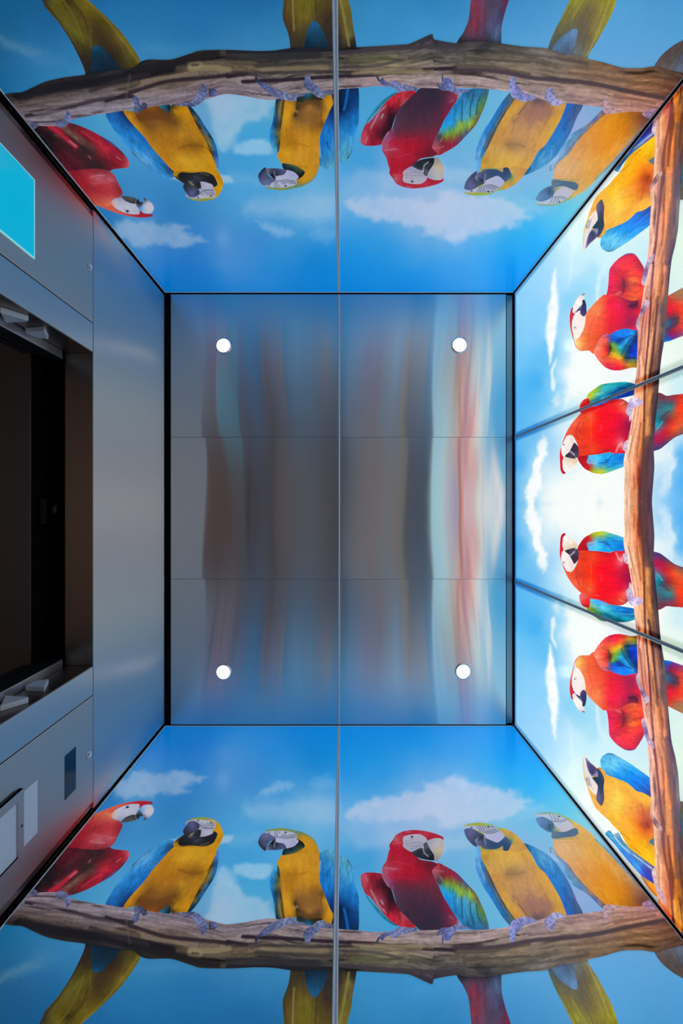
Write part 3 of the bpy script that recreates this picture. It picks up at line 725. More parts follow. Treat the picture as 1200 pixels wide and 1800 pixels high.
  ('lower_beak', '148,240 170,195 222,165 238,190 242,252 200,266 160,256', '180,240,565c80 200,190,2a2e42 220,220,444a6c 170,225,6a7092 210,250,484e70', [('226,170 242,250', 7, 'a4a4b8', .75), ('215,180 180,215', 10, '20222e', .7)]),
  ('upper_beak', '55,120 110,107 190,148 228,170 170,192 150,222 166,275 120,247 80,200 62,165', '130,140,545a82 100,160,5a608a 100,210,484e74 150,180,404664 80,150,50567e 150,250,383e58 190,165,3c4260', [('64,165 110,235', 6, '343a54', .6)]),
 ]),
 dict(label='blue-and-gold macaw at the glowing-wall end, washed by its glare', feather=(0.55, 0.83), crop=(930, 1415, 4.4444), parts=[  # the rear wall's glare is painted in as paler colours
  ('tail', '1040,280 1200,200 1400,200 1400,620 1260,540 1200,482 1150,452 1090,402 1050,345', '1080,380,5a4e4e 1130,360,5c5250 1180,330,5c6878 1150,430,504644 1200,440,544a46 1300,400,504640 1190,380,48484e', [('1160,320 1200,400', 14, '546078', .6)], T9),
  ('near_wing', '200,350 230,400 300,450 370,560 480,650 630,805 570,808 460,702 330,622 230,512 170,402 160,332',
   '190,420,8caccc 180,370,88a8c8 270,470,7098c0 230,440,7ca4cc 330,560,5c8aae 300,520,6c94b8 420,640,5a7aaa 380,600,64889c 520,740,4e5e92 590,790,605870 330,490,7c6e7e 360,540,8a7068 480,680,9a7c60 560,760,8c7460 420,610,747478',
   [('178,308 165,340 168,375', 5, '3c5474', .8), ('140,385 190,430 250,530', 7, '4c7098', .6), ('170,390 230,500 330,610', 9, 'b4c8e0', .55), ('440,640 540,720 610,790', 8, '6a5448', .6), ('300,460 370,550', 14, '746878', .5), ('215,400 280,460 350,560', 6, '4c6c94', .5)]),
  ('far_wing', '485,240 545,288 640,378 760,518 860,640 1000,770 900,740 720,520 600,400 520,310', '520,290,78a09c 600,350,74949c 700,460,748ea4 800,580,8a8c90 900,690,94805c', [('500,250 540,310', 8, '587c74', .5), ('560,310 660,420', 8, '8fa8b8', .5)]),
  ('body', '192,272 300,262 380,250 480,250 540,302 640,402 750,522 850,642 1012,795 900,805 730,800 620,795 500,692 400,592 300,462 220,392 192,332',
   '260,310,d8a872 230,340,d8a878 380,300,d8a056 300,400,d4a466 360,370,d8a86c 480,330,d8a046 440,300,d8a04c 500,430,dc9c44 400,480,d8984c 440,540,d89448 560,400,dca048 600,480,e0942c 500,580,dc9030 560,560,dc902c 650,600,dc8c22 620,540,e0902c 750,640,cc7c1a 600,700,dc901e 640,680,d88a1e 700,760,d4881a 800,720,a86426 880,760,70402e 820,680,a8703c 780,580,cc944a 740,560,d09440 950,780,5e3e3a 680,500,dc9c40 760,760,b0701e 850,780,8a5024',
   [('200,285 320,290 450,275', 10, 'c89450', .4), ('360,590 480,690 600,780', 10, 'b07c3c', .5)]),
  ('hood', '38,82 100,62 200,64 290,98 380,148 440,188 512,262 400,272 195,272 178,240 120,120',
   '150,68,7ea06e 80,72,94a888 240,84,8aa478 300,110,a8a868 350,130,cca456 430,210,d0a252 480,240,d0a04e 400,240,cc9c52', []),
  ('chin', '172,245 190,200 250,215 340,185 375,190 382,222 350,247 260,257 190,267', '220,245,4c6884 300,235,466482 360,215,46627c 200,255,5a7488', [('200,225 240,240', 10, '6a88a0', .5)]),
  ('face', '38,84 110,73 200,76 290,113 347,170 332,190 260,212 192,152 150,115', '90,85,aeb8cc 180,100,b6bacc 280,160,bab8c6 240,180,b6b4c2 300,170,b8b4c0 240,120,b0b8c8',
   [('160,80 170,98 180,125', 5, '58607c', .8), ('185,80 195,100 205,124', 5, '58607c', .8), ('210,82 220,104 228,122', 5, '58607c', .8), ('180,130 240,134 300,118', 5, '58607c', .8), ('200,120 250,122 290,108', 4, '6a7088', .8)]),
  ('eye', '225,92 233,86 242,91 239,98 229,99', '233,93,404c60', []),
  ('beak', '52,108 100,94 160,118 197,158 202,212 150,212 90,176 62,140', '100,120,5678a2 80,130,6484ac 130,170,4a6c92 170,185,2c4c64 185,160,3a5c78 180,205,50708c 140,140,5478a0', [('195,160 200,210', 6, 'a0b0c0', .7), ('150,150 165,190', 12, '28465c', .6), ('175,180 185,195', 8, '90a4b4', .5)]),
 ]),
]
FEET_SIDE = [
 ((60, 1390, 5.4545), '200,985 260,963 310,985 345,1040 347,1090 315,1132 293,1070 250,1030 208,1040', '230,1000,6c7094 290,990,5c5f80 330,1060,6a6e98 310,1110,5a5e84 240,1030,4c4e6c'),
 ((60, 1390, 5.4545), '-30,960 10,955 40,985 25,1010 -30,1010', '10,975,565a78 -10,990,4a4c68'),
 ((180, 1425, 5.4545), '298,935 340,915 380,938 422,960 427,1000 390,1017 362,992 347,1062 310,1082 288,1050 306,990', '330,940,5c627e 320,1000,6a7092 310,1060,5a6084 400,980,3e4054 370,960,4a4e66'),
 ((180, 1425, 5.4545), '680,990 760,983 880,978 940,1010 990,1060 1007,1100 985,1182 950,1192 933,1130 900,1092 870,1042 800,1017', '720,990,6c7090 850,1000,505470 930,1040,6c7298 960,1120,62688e 970,1170,4c5070 890,1060,7a7ea4'),
 ((180, 1425, 5.4545), '1022,1082 1060,1072 1097,1085 1098,1130 1060,1152 1020,1130', '1050,1100,4a4c6c 1080,1110,5e628a 1040,1130,343650'),
 ((440, 1440, 5.4545), '370,950 440,950 446,985 520,1000 516,1022 380,1012 310,1042 220,1077 150,1122 80,1142 60,1187 43,1172 58,1130 140,1050 250,980', '400,970,7a80a0 300,1000,6c7294 200,1060,646a90 120,1120,565c80 60,1160,30344c 480,1005,585c78 350,990,787e9e'),
 ((440, 1440, 5.4545), '648,985 710,978 722,1000 802,1020 792,1057 690,1052 640,1092 590,1142 562,1192 525,1195 518,1135 503,1132 528,1070 600,1020', '680,990,80849c 640,1050,646a8e 570,1110,5c6288 540,1180,6a7094 750,1035,565a74 520,1110,40445c'),
 ((630, 1445, 5), '355,930 450,935 512,938 512,962 410,992 360,1002 310,1032 290,1002 240,1017 210,1052 190,1032 165,1067 157,1050 198,992 290,970', '400,960,7a7ca4 320,1000,7478a4 240,1000,5c608c 190,1020,545880 170,1050,2c3048 480,950,64688c'),
 ((630, 1445, 5), '730,938 800,933 870,903 920,913 985,947 870,952 832,992 802,1047 770,1052 747,1042 740,1087 730,1052 733,1002 720,972 697,1012 690,985', '880,925,7076a0 800,970,6a70a0 770,1030,6468a0 735,1060,40446a 950,940,5c648c 710,975,50547c'),
 ((805, 1435, 5), '475,930 560,893 620,893 690,925 650,947 570,972 540,1012 507,1042 495,1102 470,1112 453,1070 450,1010', '500,960,9090c4 580,920,9494c4 480,1060,8484bc 640,925,8080ae 520,1010,7a7ab4 560,950,7878a8'),
 ((805, 1435, 5), '758,920 800,880 840,853 900,860 937,890 870,912 850,962 820,1012 778,992 763,950', '830,890,9a96c2 790,950,9490bc 820,990,8a84b0 890,885,a49cc0 800,920,7c78a4'),
 ((930, 1415, 4.4444), '578,800 620,783 700,793 762,800 652,832 622,882 600,927 578,880', '610,810,b8949c 600,880,a88890 700,805,b0908c'),
 ((930, 1415, 4.4444), '880,780 930,748 982,780 992,822 950,822 905,800', '930,775,a486a2 960,800,947894'),
]
BR_TOP = '-40,1582 30,1576 60,1571 100,1570 127,1581 160,1588 187,1592 217,1597 260,1603 300,1608 347,1613 383,1623 400,1626 427,1623 467,1616 487,1617 517,1625 567,1630 587,1634 630,1637 660,1640 700,1638 733,1637 783,1636 800,1637 860,1635 897,1630 933,1622 967,1613 1017,1608 1060,1602 1083,1595 1117,1595 1150,1591 1240,1576'
BR_BOT = '-40,1610 13,1627 40,1630 77,1647 110,1655 147,1660 187,1667 233,1673 247,1683 263,1687 300,1687 333,1697 353,1703 400,1704 450,1702 483,1703 513,1707 587,1707 633,1709 700,1713 720,1715 747,1727 760,1732 762,1723 800,1716 833,1720 883,1715 917,1710 960,1707 987,1697 1013,1693 1033,1688 1060,1682 1093,1673 1127,1672 1153,1675 1183,1667 1240,1655'
BR_COL = '60,1585,7e7078 150,1598,8a7a82 250,1612,8a7c84 340,1630,88767c 100,1610,70605c 200,1625,6c5e5c 60,1615,544640 300,1640,6a5a50 230,1640,7c6654 60,1632,241e1e 150,1650,2a2424 240,1665,302a2a 330,1690,2c2824 200,1655,4c4244 350,1675,6c5c48 380,1685,4c4238 450,1635,8c7c80 550,1645,90807e 650,1650,987f80 750,1650,9a8482 450,1655,7c6c6c 430,1670,78664e 520,1668,6e6250 480,1685,3c3836 560,1690,46403c 420,1692,5c5040 640,1670,86765c 700,1680,86785c 750,1690,6a6054 640,1700,4c463c 750,1715,584c50 850,1650,9c8680 950,1632,a08680 1050,1615,a8847c 1120,1612,aa7c70 830,1695,62584a 900,1685,75654f 980,1670,7a6854 1060,1655,8c6c54 1130,1645,96704c 860,1708,484440 960,1695,6a5e56 1050,1675,786048 1170,1640,6c4634 1100,1660,7c5a42 1180,1655,5c4438 760,1720,403844'  # right end lighter: glare haze kept in the colours
BR_CRACK = [
 ('46,1588 87,1594 133,1606 173,1616 233,1622', 5, '2c2028', .85), ('187,1614 290,1648 340,1653 405,1659', 5, '281e24', .85), ('233,1632 285,1645 333,1651 400,1661', 3, '3a2c2c', .7),
 ('33,1625 100,1637 160,1646 233,1657 300,1672', 14, '18141a', .85), ('160,1632 210,1650 260,1662', 6, '30282a', .7), ('240,1668 300,1680 380,1697', 12, '201c1c', .75), ('50,1604 120,1606 200,1622', 3, '504248', .6),
 ('400,1657 433,1662', 5, '2a1e24', .9), ('427,1648 500,1651 587,1657 650,1660 717,1667 800,1672', 5, '2a1e28', .9), ('400,1664 480,1663 560,1666 620,1664', 4, '3a3030', .7), ('400,1690 470,1692 560,1695', 9, '2c2a2c', .7), ('450,1675 530,1680 580,1682', 4, '3c3632', .7), ('400,1700 590,1705', 6, '201e24', .8),
 ('590,1672 660,1676 700,1685', 4, '4a4240', .7), ('590,1698 680,1706 800,1712', 6, '40363c', .8), ('660,1664 740,1668', 5, '9c8a5c', .5), ('620,1688 680,1690', 8, '5a5a3c', .5), ('720,1690 790,1698', 6, '4c463c', .6), ('740,1716 762,1730', 6, '342c34', .7),
 ('800,1668 850,1668 890,1664 940,1654 1000,1650 1050,1643 1100,1632 1170,1618', 6, '44343a', .85), ('800,1676 860,1674 930,1662', 4, '4c4034', .7), ('815,1690 870,1686 930,1682', 4, '484038', .6), ('840,1702 855,1710', 12, '2c2a2c', .6), ('880,1700 960,1692 1030,1680', 4, '504640', .6), ('930,1645 980,1640', 3, '705a58', .6), ('1000,1664 1060,1656 1120,1645', 4, '6a4c38', .6), ('1080,1624 1150,1610', 4, '7a5448', .6),
 ('250,1648 300,1656 345,1663', 6, '8c7866', .5), ('335,1671 372,1673 402,1669', 8, '98865f', .6), ('460,1669 520,1672 575,1673', 5, '927d5a', .5), ('620,1662 700,1664 760,1667', 4, '9c8a66', .45), ('900,1672 960,1662 1010,1656', 5, '927a60', .45), ('60,1592 120,1597 180,1606', 4, 'a08e96', .4), ('335,1676 350,1678', 10, '9a8a6c', .5), ('338,1677 348,1678', 3, '40382c', .7), ('222,1620 228,1660', 3, '7a707c', .2), ('500,1622 530,1632', 4, '6c5c5c', .5)]

MACAWS['rear'] = [
 dict(label='scarlet macaw with bowed head next to the middle of the glowing wall', crop=(970, 920, 5.2174), parts=[
  ('tail', '860,240 940,260 1000,280 1120,370 1200,402 1300,450 2087,720 3100,1180 3245,1247 3080,1260 2087,985 1300,800 1200,772 1120,766 1050,760 980,792 860,760 860,500',
   '980,290,50387a 1060,330,62425e 980,380,c41048 960,350,b01848 1040,430,d42030 1130,460,f45420 1180,560,fa4818 1190,700,f43818 1200,430,906050 960,500,2c9cb4 1000,530,206472 1060,630,308484 1000,620,406c7c 1100,660,3c7c80 1100,720,883850 1020,740,723848 1060,540,902838 1150,640,e83c20 1250,600,f84818',
   [('950,270 1060,330 1200,410', 22, '4c3a60', .6), ('960,460 1010,520', 16, '40b8d0', .7), ('1000,560 1080,620', 20, '602838', .5)]),
  ('far_wing', '340,110 380,85 460,72 520,84 660,130 700,160 690,250 560,255 530,267 340,252 308,190',
   '380,100,acbc1c 430,95,c4c424 470,85,b0c030 345,150,c02424 330,200,60a0d0 450,200,2cb4ec 400,190,68ccf4 420,150,48b8e8 560,180,1494ec 520,150,20a8e8 640,200,0a80ec 640,150,3098d8 520,230,22a8e4 600,110,38b4d4 600,230,1088e0 500,190,1868b8',
   [('420,170 500,180 540,230 600,250', 9, '1050a0', .6), ('500,130 600,160 680,165', 8, '1068c0', .6), ('330,185 400,170', 10, '90dcf8', .5), ('480,80 600,115 680,140', 8, '70c8c0', .5)]),
  ('shoulder', '235,225 258,180 298,130 345,106 338,160 316,190 334,255 240,272', '290,160,c81424 320,130,cc2028 260,230,b80c1c 310,230,b00c1c', []),
  ('near_wing', '345,685 440,703 560,738 640,760 760,785 770,850 760,882 660,907 470,897 400,862 340,822 318,780 336,720',
   '380,720,48bcf2 460,760,68d4f2 430,735,40a4ec 520,750,50b8e8 540,790,24a8da 640,800,1490e6 700,790,1478cc 700,830,1068c0 700,860,12a0c4 600,870,129cb4 480,860,24acc4 530,840,38b8cc 370,800,acc83c 360,850,bccc24 340,770,b8c048 420,850,90c048 420,800,60c0b0',
   [('590,780 660,775 750,795', 7, '0c50a8', .7), ('580,800 660,812 750,815', 7, '0c50a8', .7), ('600,825 680,835 750,830', 6, '58c0f0', .6), ('430,700 520,735 560,745', 8, '9030b0', .6), ('460,820 540,780', 8, '80e0e8', .5), ('620,845 760,850', 7, '60203c', .4)]),
  ('body', '185,440 235,350 235,255 330,250 430,255 530,268 570,255 700,260 720,360 740,440 750,580 720,620 710,700 645,750 540,745 440,703 350,692 330,682 260,632 200,572 150,502 118,430',
   '170,480,f45434 150,470,f45c3c 240,400,ea4420 230,560,fa6444 250,480,d83420 310,400,fa3814 300,330,e83018 300,600,f2441c 350,600,f86030 340,500,ff340a 370,330,f84818 420,400,fa0c18 480,500,ff0622 600,500,e80832 680,450,b81444 700,520,980c42 640,600,e20c32 520,640,fa0622 420,640,ff0c14 600,700,f23424 650,680,fa5844 580,720,f02c28 500,320,f01424 560,270,e01424 600,310,f01c2c 640,330,f0a4a4 560,400,f00c28 440,560,fc0c18 680,380,d00c34 660,280,e02030 690,640,f87860 730,700,703050',
   [('240,400 220,470 250,560', 12, 'c82c1c', .6), ('300,400 290,560', 12, 'd83018', .5), ('440,470 460,500 450,530', 10, 'f85060', .5), ('590,270 610,320 640,345', 16, 'f8b0b0', .7), ('400,650 430,670', 12, 'f85858', .5), ('340,255 430,262 520,290', 10, '980c20', .5), ('620,700 660,720', 10, 'f8a098', .6), ('360,380 350,640', 14, 'fc6030', .4)]),
  ('shoulder_tuft', '252,662 282,638 342,680 350,720 338,772 290,762 260,722', '280,690,f26464 320,720,ea2424 270,720,f05050 330,760,e81c24', []),
  ('face', '88,262 110,245 150,270 182,330 208,372 182,442 130,432 88,362', '120,300,fff2ee 110,370,fff0ea 150,400,fff0ec 190,380,f8e0d8 150,310,f8ece8', [('185,380 180,440', 8, 'f8b8a0', .5)]),
  ('eye', '104,358 110,352 117,357 113,365 106,365', '110,358,201820', []),
  ('crown', '75,200 80,130 98,94 118,90 128,102 108,128 97,200 107,245 92,270 88,340 135,442 118,432 92,362 74,290', '90,150,dc142c 85,240,dc142a 82,320,e02430 110,400,f04038 110,100,c01028', []),
  ('upper_beak', '104,132 130,104 172,118 212,160 242,206 222,222 162,242 112,247 100,200', '130,140,fffaf2 180,180,faead2 200,210,e8d2b2 120,220,f0e4d0 160,230,e0ccb0 220,200,e8d4bc', []),
  ('lower_beak', '122,250 215,225 248,260 242,330 208,372 182,330 160,290', '150,260,302838 210,300,3a2a42 200,250,584c60 220,340,402c48 180,270,48405a', [('165,295 200,270 220,235', 8, 'e4dce4', .8), ('190,240 220,250', 10, '181420', .7)]),
 ]),
 dict(label='scarlet macaw with spread blue wing, second from the wall corner', crop=(980, 1100, 5.4545), parts=[
  ('tail', '940,320 1030,330 1080,338 1200,380 1320,420 2127,940 3200,1640 3338,1724 3150,1720 2127,1240 1320,880 1200,842 1120,802 1060,772 940,700',
   '1050,350,1064cc 1120,360,743094 1080,400,841858 1180,400,944060 1100,450,a42038 1090,520,304870 1060,500,30688c 1120,540,403850 1180,470,ea3828 1080,620,e21838 1150,650,f83018 1190,560,f84420 1160,760,a87850 1100,730,cc4828 1070,680,e82028 1250,600,f84820 1060,570,903030',
   [('1040,440 1140,500 1150,560', 30, '303850', .5), ('1040,340 1080,350', 14, '1878e8', .8), ('1050,590 1120,580', 10, 'a03030', .5)]),
  ('body', '188,310 215,284 300,282 352,255 450,420 500,430 560,450 760,440 800,540 840,700 840,820 700,765 600,805 470,805 440,812 340,722 275,642 250,500 190,412 168,380',
   '210,310,fab464 260,330,fa7c34 230,290,fa8c44 200,370,fac464 220,400,f89850 300,400,f26424 350,340,f25424 320,520,fa6434 270,500,f87840 380,640,ff8444 330,620,f87038 420,700,fa6c3c 420,520,fa4c24 400,440,f04c20 440,770,fa5424 470,640,f83028 520,560,fa142c 470,480,e82c24 620,560,da143e 540,480,e01430 600,650,fa0c3c 720,560,a41a4a 680,500,b01440 740,640,da143a 660,700,c01440 560,700,fa1444 560,620,f81434 700,710,741a38 780,620,ea1432 740,690,681434 500,740,f2142c 760,460,f02850 620,770,b02030 560,770,e82030 800,740,e83828',
   [('290,340 310,500 370,640', 12, 'e85020', .5), ('370,480 420,640 440,760', 14, 'e85824', .5), ('500,470 520,620', 12, 'd01428', .5), ('580,650 600,760', 16, 'f83050', .4), ('690,690 740,690 760,720', 30, '481428', .7), ('570,820 610,830', 14, 'f85858', .5)]),
  ('near_wing', '345,265 388,190 450,120 520,85 600,78 700,98 790,115 795,330 800,440 720,462 640,477 560,458 500,432 440,427 390,372 368,320',
   '420,200,fa6c4c 400,320,fa8464 440,380,fa644c 440,260,f85038 480,140,ea3448 580,110,ea1432 530,110,e82440 470,260,f23018 450,320,f04028 560,170,fa5434 680,130,bc8c24 740,140,9c841c 620,150,e45c24 640,110,d04424 580,190,faa414 540,230,f2c414 600,200,f0b018 500,300,542424 530,330,84bc2c 560,270,9cb424 520,260,88881c 600,260,34a484 640,330,1cacdc 600,300,2cbce8 660,360,20a4e8 690,390,148ce4 720,420,2890e0 700,220,0c44d4 740,300,0c3cc4 760,200,1048d0 690,300,142c6c 680,250,103070 550,380,0c5cda 520,370,1450c0 560,430,147cf6 650,430,1474ec 600,410,1480f0 620,370,143ca4 580,350,104090 740,400,243464 720,350,103880 660,190,244444 470,380,ea5444 750,160,606820',
   [('480,230 510,290 500,330', 18, '402024', .6), ('610,220 640,290 700,380', 10, '142c5c', .6), ('560,280 530,350', 12, '64b030', .6), ('620,310 680,380 720,440', 22, '28a4e8', .6), ('640,200 700,190 770,185', 12, '182848', .7), ('560,345 640,385 700,410', 12, '10388c', .7), ('505,400 600,395 680,410', 5, '3090f8', .5), ('590,190 560,240 520,250', 10, 'f8c020', .6), ('660,110 640,140', 14, 'e06828', .5)]),
  ('far_wing', '468,790 560,800 640,765 720,740 840,780 840,880 832,1000 828,1050 782,1132 740,1187 690,1198 640,1187 560,1132 498,1052 488,940 480,860',
   '500,900,e2144c 490,840,e41c40 540,860,e21c34 520,1020,f21c44 560,1100,f02840 600,1080,f42c2c 700,1050,fa3424 640,1120,f42c30 780,1000,fa2c1c 740,1100,f02428 700,1140,ea1c2c 640,900,842024 620,830,c41c2c 600,900,b01c28 720,790,fa5c2c 780,830,fa4c1c 680,800,f04c28 700,940,f2641c 760,930,f2641c 740,900,e85020 640,990,e22414 580,960,ea1c1c 560,1000,e01c30 780,1120,bc1c34 560,800,e44444 810,1050,b02438 660,1180,e02030 800,900,f03018',
   [('640,1187 700,1200 750,1185', 13, '2464d4', .9), ('620,820 640,880 620,960', 22, '701824', .6), ('650,900 650,940', 5, '801c1c', .6), ('675,895 678,930', 5, '801c1c', .6), ('700,895 705,930', 5, '901c1c', .6), ('725,890 730,925', 5, '901c1c', .6), ('750,890 755,925', 5, '901c1c', .6), ('640,990 720,980 790,960', 8, 'd02018', .5), ('700,760 790,800 830,860', 18, 'f86030', .5), ('560,810 610,830', 14, 'f87060', .6), ('560,1060 580,1100', 10, 'f86060', .4), ('750,740 742,770', 5, 'f8c0a0', .6)]),
  ('face', '180,405 215,428 252,500 268,600 222,640 228,692 160,642 136,560 142,480', '190,450,fff2ea 220,540,fff2ea 180,600,fff0e8 240,590,f8e8e0 160,540,f8f0ec', [('155,500 170,490 185,515', 5, 'c8b8b8', .7)]),
  ('eye', '160,511 166,505 173,512 168,519 161,518', '166,512,302830', []),
  ('crown', '195,300 185,330 165,372 150,450 140,500 138,560 152,618 172,652 147,705 130,690 116,610 124,500 148,400 172,325', '165,380,f89060 140,450,f27444 127,540,e23434 125,600,dc1830 140,660,d2142c', []),
  ('upper_beak', '143,664 175,645 218,690 242,750 262,825 250,835 200,802 163,742', '180,700,fff6ee 210,760,fff6ee 165,680,f8ece4 240,810,f0e0d8', [('240,820 260,830', 9, '202434', .9)]),
  ('lower_beak', '165,650 215,672 220,640 250,613 277,640 277,710 263,767 240,772 235,732 200,692', '250,650,443464 260,700,3c2c5c 190,660,604c7c 245,750,20304c 225,700,30286c', [('218,690 240,735', 6, 'c8d8e8', .6)]),
 ]),
 dict(label='blue-and-gold macaw at the corner of the glowing wall', feather=(0.83, 0.55), crop=(1000, 1310, 6), parts=[
  ('tail', '1100,640 1230,600 1400,700 2100,1370 2900,2350 2958,2442 2850,2420 2050,1870 1400,1380 1200,1300 1100,1180', '1190,700,60503c 1190,860,206c84 1220,900,287890 1200,1020,8c6438 1200,1140,b4803c 1200,1240,f0b428', []),
  ('far_wing', '385,940 405,905 430,898 470,940 522,920 565,1000 650,1090 745,1140 900,1285 905,1360 925,1490 840,1432 740,1352 600,1192 470,1032',
   '420,930,34acdc 470,1000,24a4e4 440,980,38b4e0 560,1080,1494ec 520,1060,20a0e4 640,1200,0c7ce4 600,1140,1088e8 740,1290,14a4e4 700,1240,1890e8 800,1330,0c4cdc 780,1280,1060e0 870,1420,0c34bc 840,1370,0c40c8 640,1080,64a4b4 560,990,4484a4 600,1050,4888a0 840,1270,5464a4 720,1160,5088b0 520,950,80b0c8 900,1450,0c30b0',
   [('480,960 530,1030 600,1100 680,1160 760,1215 870,1300', 12, 'd4e4fa', .8), ('430,905 440,930', 6, '20607c', .7), ('640,1120 720,1230 760,1300', 8, '0c60c8', .6), ('760,1290 860,1400 900,1470', 10, '0828a0', .5), ('640,1080 690,1120', 12, '3c7c60', .6), ('560,960 600,1030', 10, '2c606c', .6), ('780,1230 880,1290', 8, '8a8ca8', .6)]),
  ('vent', '755,1375 830,1420 925,1490 930,1600 840,1510', '850,1450,faa020 900,1540,f89c1c 820,1430,c88c48', []),
  ('near_wing', '330,170 350,120 400,85 460,87 540,130 640,190 740,260 880,375 885,560 780,502 710,482 620,402 500,352 390,305 348,262',
   '380,130,58b4e2 360,220,4cbcea 400,200,64c0e8 460,220,68c8ea 440,150,58b4e0 560,200,54b4ea 520,160,68bce4 520,300,2498ec 480,270,3ca8e8 640,280,1498f2 600,240,40a4e8 700,380,0c7cf8 640,360,1088f0 800,360,1484f2 740,300,3098ec 840,500,1444a4 780,430,0c6cda 720,450,1070d8 850,420,1468c8 560,340,1c8ce4',
   [('405,84 460,88 510,105 545,132', 7, '1c5474', .8), ('640,270 740,350 860,445', 7, '0854b4', .7), ('520,180 560,260 580,300', 6, '2084d0', .5), ('770,440 870,520', 10, '0c3c94', .6), ('440,230 510,280', 7, 'a0dcf0', .5), ('430,130 440,160', 7, '285c80', .5), ('700,380 760,450', 6, '0858b8', .6), ('390,302 450,325', 6, '304868', .6)]),
  ('body', '378,312 500,350 620,402 710,482 800,510 900,585 910,700 910,900 920,1000 930,1080 925,1280 820,1222 700,1132 620,1062 540,922 480,862 420,792 350,732 270,642 196,455 260,560 350,650 370,500 382,400',
   '420,420,fab414 500,500,fac828 430,520,fab818 480,640,face30 440,720,fabc1c 500,580,fad034 600,560,ffbc0c 560,480,fab414 700,600,fa9c0c 660,520,fcac10 600,760,ffac0c 540,760,fcb814 560,860,ffb414 760,560,ffb414 840,620,fab414 800,700,d86414 760,660,f08810 820,850,a4340c 840,800,bc440c 800,780,c8540c 740,880,fa7c0c 700,780,fc8c0c 860,930,f27414 760,960,ff940c 660,980,ffb414 700,900,fca010 780,1080,fabc0c 840,1180,ffc414 880,1100,f2b414 700,1090,faac0c 640,1040,fcb410 240,560,fab414 300,640,faac0c 350,700,fab010 870,750,cc641c 880,860,e06818 400,760,fcc020 480,820,f8b020 850,560,fcb818 740,620,f89010 870,660,d88020 880,1020,d89018 600,940,f8b018',
   [('500,380 520,560 500,800', 40, 'fcd848', .35), ('610,460 580,640 590,760', 20, 'f89c10', .35), ('700,500 690,700', 16, 'fcb820', .4), ('760,620 790,720 800,860', 22, 'c04c0c', .45), ('820,820 850,860', 26, '902c08', .6), ('540,915 600,960 640,1000', 6, '7c5818', .6), ('690,1085 760,1150', 8, '906818', .6), ('820,1020 860,1070', 8, 'a87010', .5)]),
  ('undertail', '840,1020 880,985 925,1000 925,1070 880,1050', '890,1020,50809c 900,1050,406878', []),
  ('hood', '147,150 158,108 176,104 190,150 250,200 300,240 330,232 372,270 387,302 380,400 378,600 342,652 260,592 190,432 158,330 147,200',
   '155,220,eac844 152,150,f0e0a0 350,270,f2ac14 330,245,c88810 220,480,fabc24 190,420,f8cc50 320,640,faac1c 270,580,fab01c 370,450,f2a414 372,350,f0a414 375,560,f4ac18', []),
  ('chin', '296,245 340,278 372,360 366,450 372,560 344,640 290,572 300,480 300,420 245,345 300,325',
   '300,300,2c2c3c 320,300,383448 350,380,302c40 320,520,5c4c7c 300,400,242434 340,460,342c3c 350,560,4c3c5c 320,580,64507c 290,350,20202c 335,620,484040', [('350,430 340,520', 10, '241c28', .5), ('330,600 350,640', 5, '80602c', .5)]),
  ('face', '158,150 175,112 187,150 202,250 242,340 302,422 300,490 280,525 220,462 180,370 165,280', '175,180,f0e4e4 190,290,e8dce0 260,460,fae4da 220,400,f0dcd8 280,440,f4dcd0 250,400,f0e0dc 180,330,e8d8dc',
   [('192,335 200,380 215,425', 5, '645470', .8), ('212,345 220,390 235,432', 5, '645470', .8), ('178,345 186,385 204,430', 5, '645470', .7), ('240,440 262,480', 4, 'c8a8b0', .6)]),
  ('eye', '181,366 186,360 191,366 188,373 182,372', '186,366,302838', []),
  ('beak', '176,128 232,190 294,250 306,332 240,322 200,250', '200,180,6c5484 240,230,4c3464 220,250,5c4878 270,280,44345c 280,310,8c7ca0 250,300,382c48 190,160,907ca0', [('250,320 300,310 296,280', 6, 'b8a8c0', .7), ('225,300 250,330', 6, 'd0c0d0', .6), ('215,200 230,270', 8, '38284c', .5)]),
 ]),
]
FEET_REAR = [
 ((970, 920, 5.2174), '655,285 690,268 704,320 706,372 675,357 662,320', '680,300,dcc4dc 690,350,d0b4cc'),
 ((970, 920, 5.2174), '686,622 712,588 718,540 742,580 754,660 832,690 834,732 750,762 718,742 698,692', '720,620,e0d0e8 760,700,d8c8e8 810,710,d0b8e0 725,690,a888b8 750,740,e4d8ec 730,570,d8c0d0'),
 ((980, 1100, 5.4545), '757,520 770,458 792,470 792,560 832,620 882,690 888,722 850,742 818,682 786,602', '775,500,ccb0bc 800,600,c4a0b4 850,700,d4b4c8 810,640,64486c 780,560,b898a8'),
 ((980, 1100, 5.4545), '808,920 830,880 862,950 882,1050 922,1120 934,1180 880,1142 838,1042', '830,930,ccb0c4 850,1020,7c5490 890,1110,d0b0c8 920,1160,c098b8 860,1060,b090b0'),
 ((1100, 1300, 5), '214,640 240,660 290,720 327,780 322,802 280,782 238,722', '240,680,c8a098 290,750,b88880 310,785,d0a898 260,730,7c4848'),
 ((1100, 1300, 5), '236,1140 267,1138 282,1250 322,1320 357,1420 342,1442 278,1342 238,1202', '255,1160,dcc0c8 280,1290,d4b0b8 330,1390,c8a0b0 260,1230,d8b8c4'),
]
RB_L = '1098,870 1098,885 1097.5,900 1098,920 1097,954 1102,980 1108,1008 1112,1032 1114,1060 1117,1090 1120,1116 1121,1146 1122,1176 1123,1200 1128,1224 1130,1240 1136,1275 1138,1300 1141,1334 1143,1370 1145,1404 1144,1428 1149,1452 1151,1480 1152,1510 1153,1540 1155,1568 1160,1600 1166,1640 1170,1680 1176,1760 1180,1830'
